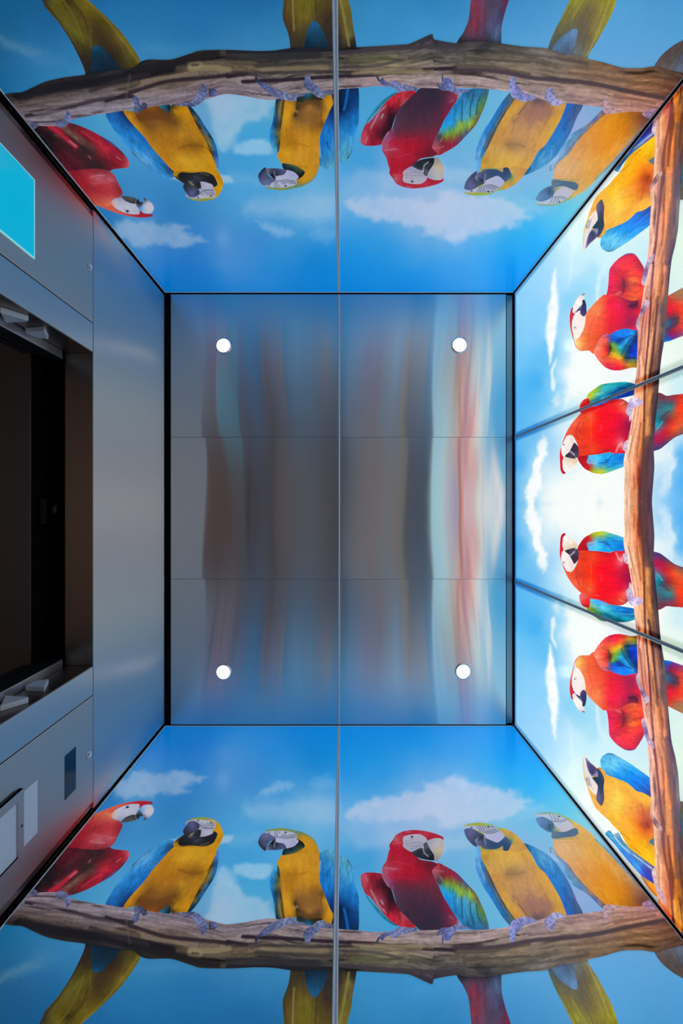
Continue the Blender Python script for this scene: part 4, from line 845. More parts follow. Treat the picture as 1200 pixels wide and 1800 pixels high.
RB_R = '1147,870 1147,885 1148,900 1151,940 1150,970 1150,980 1152,1010 1155,1040 1158,1072 1161,1110 1164,1136 1168,1160 1171,1192 1173,1220 1175,1240 1181,1300 1188,1330 1193,1360 1195,1390 1198,1424 1200,1460 1204,1500 1208,1540 1212,1600 1220,1700 1230,1830'
RB_COL = '1105,900,f0bc9c 1102,940,f4c4a4 1112,980,f4b890 1105,965,f8ccac 1120,920,c8643c 1125,940,c05c38 1118,900,d07848 1128,980,d88048 1140,900,543844 1143,940,584050 1140,970,5c3c40 1120,1010,f4b088 1130,1020,d8844c 1140,1010,e49c58 1147,1030,50343c 1122,1060,f4b08c 1135,1070,e89858 1143,1060,e0904c 1150,1060,5c4440 1156,1090,745a50 1122,1100,f0ac90 1138,1110,f0b080 1146,1120,a46444 1158,1120,503c40 1128,1150,e89c80 1140,1160,f4b488 1150,1160,e08858 1160,1170,6a5048 1168,1190,7a6058 1130,1190,e89880 1140,1210,c46858 1152,1200,ec9c6c 1162,1220,705450 1172,1225,8c7060 1140,1240,e8a084 1156,1250,e08c58 1170,1250,c8744c 1178,1280,503c4c 1145,1290,e8a088 1160,1300,e89c6c 1172,1310,e08454 1184,1320,5c4c5c 1150,1350,ecac90 1165,1360,e08858 1175,1370,e8884c 1186,1380,605460 1194,1390,8c7c80 1150,1400,f0b090 1160,1410,b0685c 1170,1420,f09858 1182,1410,e88440 1190,1430,64545c 1155,1470,f4b894 1165,1480,8c4c40 1175,1470,f08c48 1190,1480,a85c34 1200,1470,584448 1158,1520,f4b894 1168,1520,e08c60 1178,1530,d06c3c 1190,1530,e08030 1200,1540,704028 1165,1570,f0a878 1178,1570,b45038 1190,1590,f8a430 1200,1590,8c4c28 1175,1620,e87c40 1190,1630,f8a830 1200,1640,f0a038 1185,1700,e09048 1205,1700,7c4c34 1190,1800,d88848 1215,1800,6c4434'
RB_CRACK = [
 ('1127,885 1130,940 1132,985 1133,1022', 4, '6a3430', .6), ('1129,880 1134,940 1140,990', 14, '50343c', .55), ('1147,885 1146,950 1149,990', 8, '5c4854', .5), ('1133,1024 1134,1080 1136,1120 1140,1160 1143,1200 1145,1240', 3, '5c2c2c', .8), ('1141,1090 1147,1130 1152,1180 1158,1240', 4, '402830', .7),
 ('1148,990 1152,1060 1158,1110 1164,1160', 6, '4c3438', .6), ('1110,1000 1120,1060', 2, 'a85840', .6), ('1106,960 1116,1010', 2, 'b06848', .5), ('1120,960 1127,1020', 2.4, '9c4c30', .6),
 ('1148,1300 1154,1340 1160,1396 1166,1460 1169,1500 1178,1550 1183,1600 1190,1680', 4, '7c3c44', .8), ('1125,1140 1130,1190 1138,1240', 2.4, 'a05048', .7), ('1145,1240 1150,1300', 3, '6c3840', .7), ('1132,1120 1136,1190 1142,1250', 2, 'b46850', .5),
 ('1175,1470 1180,1520 1184,1580', 3, '6c3430', .7), ('1174,1300 1180,1360 1186,1420 1191,1480 1192,1540', 11, '58404c', .55), ('1156,1340 1160,1380', 2, 'b07058', .6), ('1163,1330 1168,1370', 2, '9c5440', .6), ('1164,1400 1170,1440', 2, 'b86c48', .6), ('1152,1180 1160,1240 1166,1300', 2.4, 'a05038', .6), ('1158,1230 1164,1290', 4, 'd08050', .4),
 ('1165,1190 1172,1240 1180,1300', 8, '503c48', .5), ('1200,1440 1206,1520', 8, '4c3430', .6), ('1195,1500 1200,1560', 4, '502c20', .6)]

SKY_SIDE = '310,1290,0478c8 380,1290,1c80cc 450,1290,2a8ad2 520,1290,1486d4 590,1290,0488d8 700,1290,0c8cdc 780,1290,1c92de 850,1290,2a9ae2 900,1300,0490e0 280,1340,3482ca 340,1320,1878c8 400,1330,4c94d2 480,1330,3090d4 550,1340,1a8ad0 620,1340,1a94dc 700,1340,309adc 850,1350,3ca6e2 940,1370,20a6e4 900,1400,54b4dc 230,1390,5a9ccc 200,1410,2a7ab8 300,1420,3082be 260,1380,4a90c8 450,1370,4090d0 500,1400,50a2d6 560,1420,80badc 620,1420,60aede 600,1380,3c9cdc 660,1380,40a0dc 1000,1440,6abed2 1030,1470,84c2d2 960,1420,5cb8dc 300,1460,3a8ac2 340,1430,3a88c0 410,1450,50a6d6 440,1500,48a2d6 420,1540,44a0d4 430,1570,50aad2 640,1490,48a2d6 640,1520,48a0d4 690,1470,90b8dc 800,1500,72b2da 760,1420,a8c0dc 830,1560,6ab6d6 870,1600,6cb6d6 890,1620,72b6da 930,1480,80b6da 880,1430,80c0dc 1000,1590,94aad2 1020,1560,8cacd8 960,1520,84b0d8 640,1580,50a6d2 700,1600,50a4d0 200,1580,50a2ca 160,1600,4a9ac2 230,1520,4a9acc 400,1600,80b0cc 20,1640,1c6c9a 60,1700,2c709e 100,1760,1c6294 20,1790,185a84 10,1720,205f88 200,1780,2470a4 350,1720,2c78ac 300,1760,2874a8 450,1750,2c78ac 470,1790,246ca0 300,1700,3480b0 660,1760,3a8ebe 740,1740,4094c8 680,1730,3c90c4 760,1790,3084b8 920,1740,4c9acc 960,1790,4492c4 900,1780,4490c4 1100,1720,58a2d4 1150,1790,4a96c8 1060,1690,5ca6d8 1020,1720,5aa4d4 1090,1780,50a0d0 100,2200,1c5c8c 600,2200,2470a4 1100,2200,3c88bc'  # sky tones with the wall's light falloff kept in them
CLOUD_SIDE = [  # outline in photo pixels, softness, colour, strength
 ('200,1382 222,1370 232,1360 261,1357 286,1362 307,1356 336,1358 367,1364 340,1380 323,1385 336,1391 315,1397 282,1395 240,1400 202,1402', 6, 'a8bcd4', .62),
 ('448,1400 482,1380 511,1377 523,1384 494,1389 465,1402', 6, 'b0cce4', .5), ('540,1378 570,1362 590,1368 588,1384 550,1388', 8, '8cbce4', .35),
 ('737,1391 746,1376 779,1374 783,1366 800,1365 833,1372 867,1382 900,1391 942,1407 925,1414 921,1424 892,1437 850,1449 779,1455 758,1437 683,1449 608,1437 608,1424 642,1407 700,1395', 7, 'c4cee2', .72),
 ('600,1440 660,1430 700,1460 690,1480 630,1500 600,1470', 14, 'a8c4e0', .45),
 ('410,1520 433,1516 480,1520 477,1540 447,1546 413,1537', 4, 'a8d0e4', .7), ('376,1553 390,1530 403,1540 423,1563 437,1573 463,1577 480,1593 484,1622 376,1632', 7, 'a8c8dc', .7),
 ('270,1520 285,1488 300,1475 340,1468 380,1466 410,1468 398,1484 360,1488 330,1486 305,1494', 3.2, 'b4cede', .75), ('363,1601 380,1586 400,1580 400,1640 355,1634', 7, 'a4bed4', .6), ('387,1528 402,1525 420,1538 420,1570 394,1560', 7, '9cc8e0', .5),
 ('430,1414 500,1404 590,1402 592,1450 520,1446 440,1440', 16, 'a4c6de', .5), ('380,1470 440,1462 500,1470 500,1484 400,1486', 10, '90c0dc', .3),
 ('-10,1716 40,1690 70,1684 84,1694 60,1706 20,1722 -10,1732', 9, '6a90a4', .45), ('60,1668 120,1670 110,1690 60,1690', 14, '4c88ac', .3), ('240,1700 320,1696 320,1710 250,1714', 10, '5c96bc', .3),
 ('760,1480 800,1470 860,1474 830,1490 770,1500', 8, 'a8c8de', .5), ('944,1500 980,1560 1010,1600 990,1610 950,1560', 14, 'b0bcdc', .5), ('860,1400 960,1420 930,1440 880,1436', 10, 'a8cce0', .4)]
SKY_REAR = '908,885,58b4f0 912,960,50b0f0 910,1000,64bcf2 930,960,8cd0f6 935,1010,70c0f2 960,900,e8f8fc 1000,885,fafffc 1050,885,fcfffc 1085,885,f8fffc 950,940,c8e8f8 975,970,b0dcf8 985,1010,d8f0fc 1010,1050,d8f4fc 1060,920,fafffc 910,1060,58b8f4 940,1100,44b0f2 945,1060,60bef4 912,1120,6cc4f6 930,1180,84ccf8 912,1240,90d2f8 950,1230,8cd2f8 930,1290,9cd4f8 920,1270,94d0f8 960,1150,64c0f4 985,1080,a4dcf8 990,1150,b0e0f8 1000,1110,f0fcfe 1050,1100,f8fffc 1040,1160,f4fffc 1010,1160,f0fcfe 1090,1110,f0f8fc 980,1200,a0d8f8 985,1250,a8dcf8 1000,1240,8cd4f6 995,1300,c0e8f8 1010,1290,c8ecf8 1025,1260,9cdcf6 1040,1290,b0e4f4 1060,1300,d0f2f8 1110,1340,d8f4f6 1130,1330,d0f0f4 1125,1280,c8ecf4 1030,1360,d8f6fc 1010,1350,e0fafc 1000,1380,e8fcfc 1050,1430,f4fffe 1030,1420,f0fefe 1080,1480,f0fcff 970,1330,b4e0f8 950,1310,a4d8f8 1120,1540,f0f0e8 1160,900,a0d4f8 1180,895,70c0f6 1165,960,d8f0fc 1190,960,68bcf4 1195,920,58b4f4 1180,990,c8e8f8 1175,1060,f4fcf8 1190,1085,d0f0f8 1170,1080,f4fcf4 1185,1120,eefcf4 1175,1160,f0fcf0 1190,1165,e8faf0 1195,1280,e4f8ec 1185,1270,dcf4f0 1190,1340,e8fae4 1195,1390,d8f0e4 1200,1500,a0dce4 1250,900,60b8f4 1250,1100,d8f0f8 1250,1300,d0f0f0 1260,1600,a8e0ec 1500,900,a0d8f8 1500,1200,d0f0f8 1700,1600,a0dcf0'
CLOUD_REAR = [
 ('1046,880 1058,870 1068,880 1062,898 1050,905', 6, 'c4e0f2', .55), ('1174,905 1184,925 1188,960 1180,992 1171,950', 5, 'f2fafc', .7), ('1000,900 1020,890 1030,910 1010,920', 8, 'e0eef4', .5),
 ('927,885 938,885 950,912 953,930 955,945 960,984 959,1004 949,998 940,980 938,962 938,944 928,922 922,900', 5, 'fcffff', .95),
 ('964,1131 970,1144 974,1156 977,1178 981,1211 983,1244 979,1278 977,1298 971,1287 967,1255 961,1211 959,1167', 4, 'fcffff', .95),
 ('967,1089 973,1084 977,1100 973,1111 978,1142 971,1133 966,1116', 3, 'f4fcff', .85), ('968,1054 985,1058 980,1086 972,1072', 5, 'd8f0fc', .8),
 ('958,885 1096,885 1096,905 1090,935 1060,940 1040,930 985,930 965,910', 12, 'fcfffc', .8), ('990,1060 1010,1070 1060,1095 1030,1140 1010,1150 1000,1120', 8, 'fafffc', .85),
 ('1020,1150 1050,1140 1062,1150 1040,1185 1028,1210 1018,1180', 9, 'f4fffc', .6), ('1044,1228 1054,1240 1056,1270 1066,1300 1048,1280', 5, 'e8f8fc', .7), ('1000,1270 1010,1330 1014,1390 1020,1420 1004,1390', 8, 'f0fcff', .6), ('1162,890 1176,905 1172,1010 1158,985 1156,930', 9, 'e8f6fc', .7),
 ('1035,1370 1060,1420 1090,1470 1078,1490 1040,1440 1016,1400', 7, 'fcfffe', .7)]

PART_NAMES = {'far_wing': 'wing', 'near_wing': 'wing', 'left_wing': 'wing', 'right_wing': 'wing', 'face': 'face_patch', 'chin': 'chin_patch',
              'crown': 'crown_stripe', 'vent': 'vent_feathers', 'hood': 'head_feathers', 'undertail': 'undertail_feathers',
              'shoulder': 'shoulder_feathers', 'shoulder_tuft': 'shoulder_feathers', 'tail_coverts': 'tail_coverts', 'beak_gap': 'beak_gap'}


# ------------------------------------------------------------------ the room: shell, floor, ceiling
struct(box('floor', (XF - 0.02, -0.84, -0.06), (0.70, 0.84, 0.0), M['floor']))
ZC = EYE + CEIL
struct(box('ceiling', (-0.70, -0.84, ZC + 0.008), (0.70, 0.84, ZC + 0.03), M['black']))
for nm, s in (('wall_left', -1), ('wall_right', 1)):
    a, b = sorted((s * 0.812, s * 0.84))
    wl = struct(box(nm, (XF - 0.02, a, 0.0), (0.68, b, ZC + 0.008), M['black']))
    a, b = sorted((s * 0.799, s * 0.812))
    box('lower_panel', (XF - 0.002, a, 0.0), (XS, b, EYE + LOW - 0.012), M['wain'], wl, 0.002)
wb = struct(box('wall_back', (0.652, -0.812, 0.0), (0.68, 0.812, ZC + 0.008), M['black']))
box('lower_panel', (0.638, -0.793, 0.0), (0.652, 0.793, EYE + LOW - 0.012), M['wain'], wb, 0.002)
for i, s in enumerate((-1, 1)):
    a, b = sorted((s * 0.79, s * 0.799))
    struct(box('baseboard_' + ('left', 'right')[i], (XF + 0.02, a, 0.0), (XS, b, 0.09), M['dsteel'], None, 0.002))


# ------------------------------------------------------------------ murals
def sky_grid(wall, rect, cell, P, C, clouds, seed):
    x0, x1, h0, h1 = rect
    nx, nh = int((x1 - x0) / cell) + 1, int((h1 - h0) / cell) + 1
    xs = np.linspace(x0, x1, nx + 1)
    hs = np.linspace(h0, h1, nh + 1)
    # a finer row spacing where the rear panel fades at its margins
    X, H = np.meshgrid(xs, hs)
    sh = np.stack([X.ravel(), H.ravel()], 1)
    uv = wall.to_uv(sh)
    q = uv.copy()
    q[:, 0] = np.clip(q[:, 0], -40, 1700)
    q[:, 1] = np.clip(q[:, 1], 700, 2200)
    n1 = fbm(q[:, 0] / 26, q[:, 1] / 26, seed, 5) - 0.5
    n2 = fbm(q[:, 0] / 26, q[:, 1] / 26, seed + 50, 5) - 0.5
    wv = q + np.stack([n1, n2], 1) * 22
    c = blend(wv, P, C, 8.0)
    m1 = fbm(q[:, 0] / 16, q[:, 1] / 16, seed + 5, 5) - 0.5
    m2 = fbm(q[:, 0] / 14, q[:, 1] / 14, seed + 8, 4) - 0.5
    for line, so, col, al in clouds:
        poly = catmull(pts(line), 4.0)
        amp = 12 if so > 4.5 else 5.5
        e = q + np.stack([m1, m2], 1) * amp * 1.6
        bb = (e[:, 0] > poly[:, 0].min() - 4 * so) & (e[:, 0] < poly[:, 0].max() + 4 * so) & (e[:, 1] > poly[:, 1].min() - 4 * so) & (e[:, 1] < poly[:, 1].max() + 4 * so)
        idx = np.where(bb)[0]
        if not len(idx):
            continue
        ee = e[idx]
        d = seg_dist(ee, np.vstack([poly, poly[:1]]))
        d = np.where(inside(ee, poly), d, -d)
        k = smooth(-so * 0.8, so * 1.3, d) * al
        k = k * (0.80 + 0.40 * fbm(q[idx, 0] / 14, q[idx, 1] / 14, seed + 3, 3)).clip(0, 1.1)
        k = np.clip(k, 0, 1)[:, None]
        c[idx] = c[idx] * (1 - k) + (hexc(col) ** (1 / 2.2)) * k
    c = np.clip(c, 0, 1.2) ** 2.2
    c = wall.tone(c, sh, rect)
    V = wall.world(sh, 0.0)
    F, fm = [], []
    W = nx + 1
    for j in range(nh):
        for i in range(nx):
            a = j * W + i
            F.append([a, a + 1, a + W + 1, a + W])
    fm = [0] * len(F)
    # slab behind the print: returns and back
    cor = np.array([[x0, h0], [x1, h0], [x1, h1], [x0, h1]])
    A, B = wall.world(cor, 0.0), wall.world(cor, -0.009)
    n = len(V)
    V = np.vstack([V, A, B])
    for k in range(4):
        k2 = (k + 1) % 4
        F.append([n + k, n + k2, n + 4 + k2, n + 4 + k])
    F.append([n + 4, n + 5, n + 6, n + 7])
    fm += [1] * 5
    c = np.vstack([c, np.full((8, 3), 0.5)])
    return V, F, c, fm


def branch_outline(top, bot):
    a, b = catmull(pts(top), 5.0, closed=False), catmull(pts(bot), 5.0, closed=False)
    return a, b, np.vstack([a, b[::-1]])


BT, BB, B_SIDE = branch_outline(BR_TOP, BR_BOT)
RL, RR, B_REAR = branch_outline(RB_L, RB_R)


def grain_side(uv, c):
    t0, t1 = np.interp(uv[:, 0], BT[:, 0], BT[:, 1]), np.interp(uv[:, 0], BB[:, 0], BB[:, 1])
    t = (uv[:, 1] - t0) / (t1 - t0)
    wob = fbm(uv[:, 0] / 90, t * 2, 31, 2) * 2.2
    g = fbm(uv[:, 0] / 60, t * 17 + wob, 12, 3) - 0.5
    g2 = fbm(uv[:, 0] / 17, t * 34 + wob * 2, 13, 3) - 0.5
    g3 = fbm(uv[:, 0] / 6, uv[:, 1] / 5, 14, 3) - 0.5
    dk = smooth(0.62, 0.80, fbm(uv[:, 0] / 75, t * 12 + wob, 44, 3))
    return c * (1 + 0.62 * g + 0.40 * g2 + 0.22 * g3 - 0.5 * dk)[:, None]


def grain_rear(uv, c):
    l, r = np.interp(uv[:, 1], RL[:, 1], RL[:, 0]), np.interp(uv[:, 1], RR[:, 1], RR[:, 0])
    t = (uv[:, 0] - l) / (r - l)
    wob = fbm(uv[:, 1] / 90, t * 2, 31, 2) * 2.0
    g = fbm(uv[:, 1] / 55, t * 14 + wob, 12, 3) - 0.5
    g2 = fbm(uv[:, 1] / 14, t * 28 + wob * 2, 13, 3) - 0.5
    g3 = fbm(uv[:, 1] / 5, uv[:, 0] / 4, 14, 3) - 0.5
    dk = smooth(0.60, 0.74, fbm(uv[:, 1] / 70, t * 11 + wob, 44, 3))
    return c * (1.06 + 0.55 * g + 0.34 * g2 + 0.16 * g3 - 0.34 * dk)[:, None]


def st_side(uv):              # along and across the branch
    t0, t1 = np.interp(uv[:, 0], BT[:, 0], BT[:, 1]), np.interp(uv[:, 0], BB[:, 0], BB[:, 1])
    return np.stack([uv[:, 0] * 0.35, (uv[:, 1] - t0) / (t1 - t0) * 70], 1)


def st_rear(uv):
    l, r = np.interp(uv[:, 1], RL[:, 1], RL[:, 0]), np.interp(uv[:, 1], RR[:, 1], RR[:, 0])
    return np.stack([(uv[:, 0] - l) / (r - l) * 55, uv[:, 1] * 0.35], 1)


def macaw(wall, d, rect, panel, seed, mirror=False):
    made = []
    for k, p in enumerate(d['parts']):
        crop = p[4] if len(p) > 4 else d['crop']
        P, C = cpts(p[2], crop)
        small = p[0] in ('eye', 'nostril')
        o_uv = pts(p[1], crop)
        nm = PART_NAMES.get(p[0], p[0])
        made.append((p[0], nm, o_uv, P, C, p[3], crop, (3 + k) * STEP, small))
    body = [m for m in made if m[0] == 'body'][0]
    st = 1.5 if wall.kind == 'side' else 1.25
    fdir = d.get('feather', (0, 1) if wall.kind == 'side' else (1, 0))
    PL = {'wing': 0.34, 'tail': 0.22, 'body': 0.13, 'tail_coverts': 0.2, 'head_feathers': 0.12, 'shoulder_feathers': 0.15}
    root = layer(wall, 'printed_macaw', body[2], body[3], body[4], body[5], body[6], rect, body[7], panel, seed, st, mirror=mirror, feather=fdir, plume=PL['body'])
    if root is not None:
        root['label'] = d['label']
    for k, m in enumerate(made):
        if m is body:
            continue
        nm = m[1] if root is not None else 'printed_macaw_' + m[1]
        o = layer(wall, nm, m[2], m[3], m[4], m[5], m[6], rect, m[7], root if root is not None else panel, seed + k * 13, 0.6 if m[8] else st, mirror=mirror, feather=fdir, plume=PL.get(m[1], 0.0),
                  amp=0.03 if m[0] in ('eye', 'face', 'upper_beak', 'beak') else 0.05, warp=0.6 if m[0] in ('face', 'eye', 'upper_beak', 'lower_beak', 'beak') else 1.1)
        if o is not None and root is None:
            o['label'] = 'blue %s of the macaw cut by the panel joint' % m[1].replace('_', ' ') if 'wing' in m[1] else '%s of the macaw cut by the panel joint' % m[1].replace('_', ' ')


def strip(bm, wall, s0, s1, h0, h1, d0, d1):
    a = wall.world(np.array([[s0, h0], [s1, h1]]), d0)
    b = wall.world(np.array([[s0, h0], [s1, h1]]), d1)
    A = np.vstack([a, b])
    add_box(bm, A.min(0), A.max(0))


LABELS_SIDE = {
    (1, 0): 'blue-sky macaw mural panel beside the white document frame, three parrots on a branch',
    (1, 1): 'blue-sky macaw mural panel between chrome joint and glowing wall, on the white document frame side',
    (-1, 0): 'blue-sky macaw mural panel beside the cyan screen, three parrots on a branch',
    (-1, 1): 'blue-sky macaw mural panel between chrome joint and glowing wall, on the cyan screen side'}
SKS = cpts(SKY_SIDE)
BRS = cpts(BR_COL)
SKR = cpts(SKY_REAR)
BRR = cpts(RB_COL)
for flip in (1, -1):
    wall = Wall('side', flip)
    for i, rect in enumerate(((XF + 0.002, SEAM_X - 0.0052, LOW, CEIL - 0.002), (SEAM_X + 0.0052, XS, LOW, CEIL - 0.002))):
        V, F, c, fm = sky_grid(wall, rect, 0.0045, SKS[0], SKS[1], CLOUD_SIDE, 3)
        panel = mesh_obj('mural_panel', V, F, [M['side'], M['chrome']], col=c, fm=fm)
        thing(panel, LABELS_SIDE[(flip, i)], 'mural panel', 'printed macaw murals on the side walls')
        for k, d in enumerate(MACAWS['side']):
            macaw(wall, d, rect, panel, 100 + 37 * k)
        o = layer(wall, 'printed_branch', B_SIDE, BRS[0], BRS[1], [(k[0], k[1] * 1.35 + 0.6, k[2], min(0.95, k[3] * 1.08)) for k in BR_CRACK], (0, 0, 1), rect, 20 * STEP, panel, 7, 1.6, grain_side, corner=True, coord=st_side)
        if o is not None:
            o['label'] = 'weathered grey-brown branch across the print'
        for k, (crop, out, cc) in enumerate(FEET_SIDE):
            P, C = cpts(cc, crop)
            layer(wall, 'printed_foot', pts(out, crop), P, C, [], crop, rect, 22 * STEP, panel, 300 + k, 1.2, amp=0.38, warp=1.6)

LABELS_REAR = ['glowing backlit mural panel on the cyan screen side of the bright rear wall',
               'glowing backlit mural panel in the middle of the bright wall, two scarlet macaws facing',
               'glowing backlit mural panel on the document frame side of the bright rear wall']
wall = Wall('rear')
for i, rect in enumerate(((-0.793, -0.2697, LOW, CEIL - 0.004), (-0.2613, 0.2613, LOW, CEIL - 0.004), (0.2697, 0.793, LOW, CEIL - 0.004))):
    V, F, c, fm = sky_grid(wall, rect, 0.004, SKR[0], SKR[1], CLOUD_REAR, 23)
    panel = mesh_obj('backlit_mural_panel', V, F, [M['lit'], M['chrome']], col=c, fm=fm)
    thing(panel, LABELS_REAR[i], 'mural panel', 'backlit macaw panels of the rear wall')
    for mir in (False, True):
        for k, d in enumerate(MACAWS['rear']):
            macaw(wall, d, rect, panel, 500 + 41 * k, mir)
    LO = wall.to_sh(RL)
    BO = wall.to_sh(RR)
    # the branch runs the whole width, mirrored about the middle of the wall
    shl = np.vstack([np.stack([2 * Y0 - LO[::-1, 0], LO[::-1, 1]], 1), LO])
    shr = np.vstack([np.stack([2 * Y0 - BO[::-1, 0], BO[::-1, 1]], 1), BO])
    for mir in (False, True):
        o = layer(wall, 'printed_branch', B_REAR, BRR[0], BRR[1], [(k[0], k[1] * 1.2, k[2], min(0.95, k[3] * 1.1)) for k in RB_CRACK], (0, 0, 1), rect, 20 * STEP, panel, 9, 1.3, grain_rear, corner=True, mirror=mir, coord=st_rear,
                  clip=(rect[0], min(rect[1], Y0 + 0.0006), rect[2], rect[3]) if mir else (max(rect[0], Y0 - 0.0006), rect[1], rect[2], rect[3]))
        if o is not None:
            o['label'] = 'sunlit orange-brown branch across the glowing print'
        for k, (crop, out, cc) in enumerate(FEET_REAR):
            P, C = cpts(cc, crop)
            layer(wall, 'printed_foot', pts(out, crop), P, C, [], crop, rect, 22 * STEP, panel, 400 + k, 1.1, mirror=mir, amp=0.24, warp=1.4)

# joints and edge trims of the murals
n_trim = 0
def trim(bm, mat, label):
    global n_trim
    n_trim += 1
    return struct(bm_obj('trim_%d' % n_trim, bm, mat))


def bead(bm, wall, s, wd, h0, h1, hgt, base=-0.009, n=7):
    """Rounded metal bead running up the wall (along='h') of width wd."""
    prof = [(s - wd / 2, base)] + [(s - wd / 2 * math.cos(math.pi * k / n), hgt * math.sin(math.pi * k / n)) for k in range(n + 1)] + [(s + wd / 2, base)]
    A = [bm.verts.new(wall.world(np.array([[p, h0]]), o)[0]) for p, o in prof]
    B = [bm.verts.new(wall.world(np.array([[p, h1]]), o)[0]) for p, o in prof]
    fs = []
    for k in range(len(prof) - 1):
        fs.append(bm.faces.new((A[k], A[k + 1], B[k + 1], B[k])))
    fs.append(bm.faces.new(A))
    fs.append(bm.faces.new(B[::-1]))
    bmesh.ops.recalc_face_normals(bm, faces=fs)


def bead_h(bm, wall, s0, s1, h, wd, hgt, base=-0.009, n=6):
    prof = [(h - wd / 2, base)] + [(h - wd / 2 * math.cos(math.pi * k / n), hgt * math.sin(math.pi * k / n)) for k in range(n + 1)] + [(h + wd / 2, base)]
    A = [bm.verts.new(wall.world(np.array([[s0, p]]), o)[0]) for p, o in prof]
    B = [bm.verts.new(wall.world(np.array([[s1, p]]), o)[0]) for p, o in prof]
    fs = []
    for k in range(len(prof) - 1):
        fs.append(bm.faces.new((A[k], A[k + 1], B[k + 1], B[k])))
    fs.append(bm.faces.new(A))
    fs.append(bm.faces.new(B[::-1]))
    bmesh.ops.recalc_face_normals(bm, faces=fs)


for flip in (1, -1):
    wall = Wall('side', flip)
    bm = bmesh.new()
    bead(bm, wall, SEAM_X - 0.0031, 0.0040, LOW, CEIL - 0.002, 0.0030)
    bead(bm, wall, SEAM_X + 0.0031, 0.0040, LOW, CEIL - 0.002, 0.0030)
    strip(bm, wall, SEAM_X - 0.0012, SEAM_X + 0.0012, LOW, CEIL - 0.002, 0.0002, -0.009)
    trim(bm, M['alu'], '')
    bm = bmesh.new()
    bead(bm, wall, XF + 0.0004, 0.0032, LOW, CEIL - 0.002, 0.0026)
    bead(bm, wall, XS + 0.0015, 0.0030, LOW, CEIL - 0.002, 0.0026)
    bead_h(bm, wall, XF - 0.001, XS + 0.003, CEIL - 0.002, 0.0036, 0.0022)
    strip(bm, wall, XF - 0.001, XS + 0.003, LOW - 0.012, LOW, 0.004, -0.009)
    trim(bm, M['alu'], '')
wall = Wall('rear')
for s in (-0.2655, 0.2655):
    bm = bmesh.new()
    bead(bm, wall, s - 0.0021, 0.0040, LOW, CEIL - 0.004, 0.0026)
    bead(bm, wall, s + 0.0021, 0.0040, LOW, CEIL - 0.004, 0.0026)
    trim(bm, M['seam'], '')
bm = bmesh.new()
bead(bm, wall, -0.7945, 0.003, LOW, CEIL - 0.004, 0.002)
bead(bm, wall, 0.7945, 0.003, LOW, CEIL - 0.004, 0.002)
strip(bm, wall, -0.796, 0.796, LOW - 0.012, LOW, 0.003, -0.009)
trim(bm, M['alu'], '')


# ------------------------------------------------------------------ ceiling panels and downlights
CX = [(-0.630, -0.0105), (-0.0055, 0.607)]
CY = [(-0.793, -0.2662), (-0.2654, 0.2579), (0.2587, 0.795)]
NX = ['door-side', 'glow-side']
NY = ['cyan-screen', 'middle', 'document-frame']
for i, (x0, x1) in enumerate(CX):
    for j, (y0, y1) in enumerate(CY):
        o = box('ceiling_panel', (x0, y0, ZC), (x1, y1, ZC + 0.007), M['ceil'], None, 0.0006)
        side = ('nearest the lift door', 'nearest the glowing wall')[i]
        row = ('at the cyan screen end', 'in the middle of its row', 'at the document frame end')[j]
        extra = ' with one round downlight' if j != 1 else ' without a lamp'
        thing(o, 'brushed steel ceiling panel' + extra + ' ' + side + ' ' + row, 'ceiling panel', 'brushed steel ceiling panels')
bm = bmesh.new()
add_box(bm, (-0.0103, -0.793, ZC - 0.0012), (-0.0057, 0.795, ZC + 0.007), 0.0008)
trim(bm, M['alu'], '')
bm = bmesh.new()
add_box(bm, (0.610, -0.79, ZC + 0.001), (0.630, 0.79, ZC + 0.007))
trim(bm, M['dsteel'], '')

LIGHTS = [((393, 608), 'round warm downlight over the door side, on the cyan screen end of the ceiling'),
          ((393, 1181), 'round warm downlight over the door side, on the document frame end of the ceiling'),
          ((807, 607), 'round white downlight near the glowing wall, on the cyan screen end of the ceiling'),
          ((813.5, 1180), 'round white downlight near the glowing wall, on the document frame end of the ceiling')]
lamp0 = None
for (u, v), lab in LIGHTS:
    x, y = (u - CU) / FPX * CEIL, (v - CV) / FPX * CEIL
    if lamp0 is None:
        root = empty('recessed_downlight', (x, y, ZC))
        bm = bmesh.new()
        r = lathe(bm, (x, y, ZC), [(0.0245, 0.0), (0.0245, -0.004), (0.026, -0.005), (0.029, -0.004), (0.030, 0.0)], 'z', 64)
        ring = bm_obj('trim_ring', bm, M['chrome'], root, (x, y, ZC), True)
        bm = bmesh.new()
        r = lathe(bm, (x, y, ZC), [(0.0243, -0.0005), (0.0243, -0.0022), (0.0225, -0.0028)], 'z', 64)
        disc(bm, r[-1])
        lens = bm_obj('lens', bm, M['lens'], root, (x, y, ZC))
        ld = bpy.data.lights.new('beam', 'SPOT')
        ld.energy = BEAM_WATTS
        ld.color = (1.0, 0.93, 0.82)
        ld.spot_size = math.radians(20)
        ld.spot_blend = 0.8
        ld.shadow_soft_size = 0.01
        lo = bpy.data.objects.new('beam', ld)
        link(lo, root, (x, y, ZC - 0.012))
        lamp0 = root
    else:
        root = lamp0.copy()
        COL.objects.link(root)
        root.location = (x, y, ZC)
        for ch in list(lamp0.children):
            c2 = ch.copy()
            COL.objects.link(c2)
            c2.parent = root
            if c2.type == 'LIGHT' and u > 600:
                c2.data = c2.data.copy()
                c2.data.energy = BEAM_WATTS * 2.2
                c2.data.spot_size = math.radians(26)
    thing(root, lab, 'downlight', 'ceiling downlights')


# ------------------------------------------------------------------ front wall with the lift door
def fr(u, v):                 # photo point on the steel front plane -> (y, height above the floor)
    h = FPX * -XF / (CU - u)
    return (v - CV) / FPX * h, h + EYE


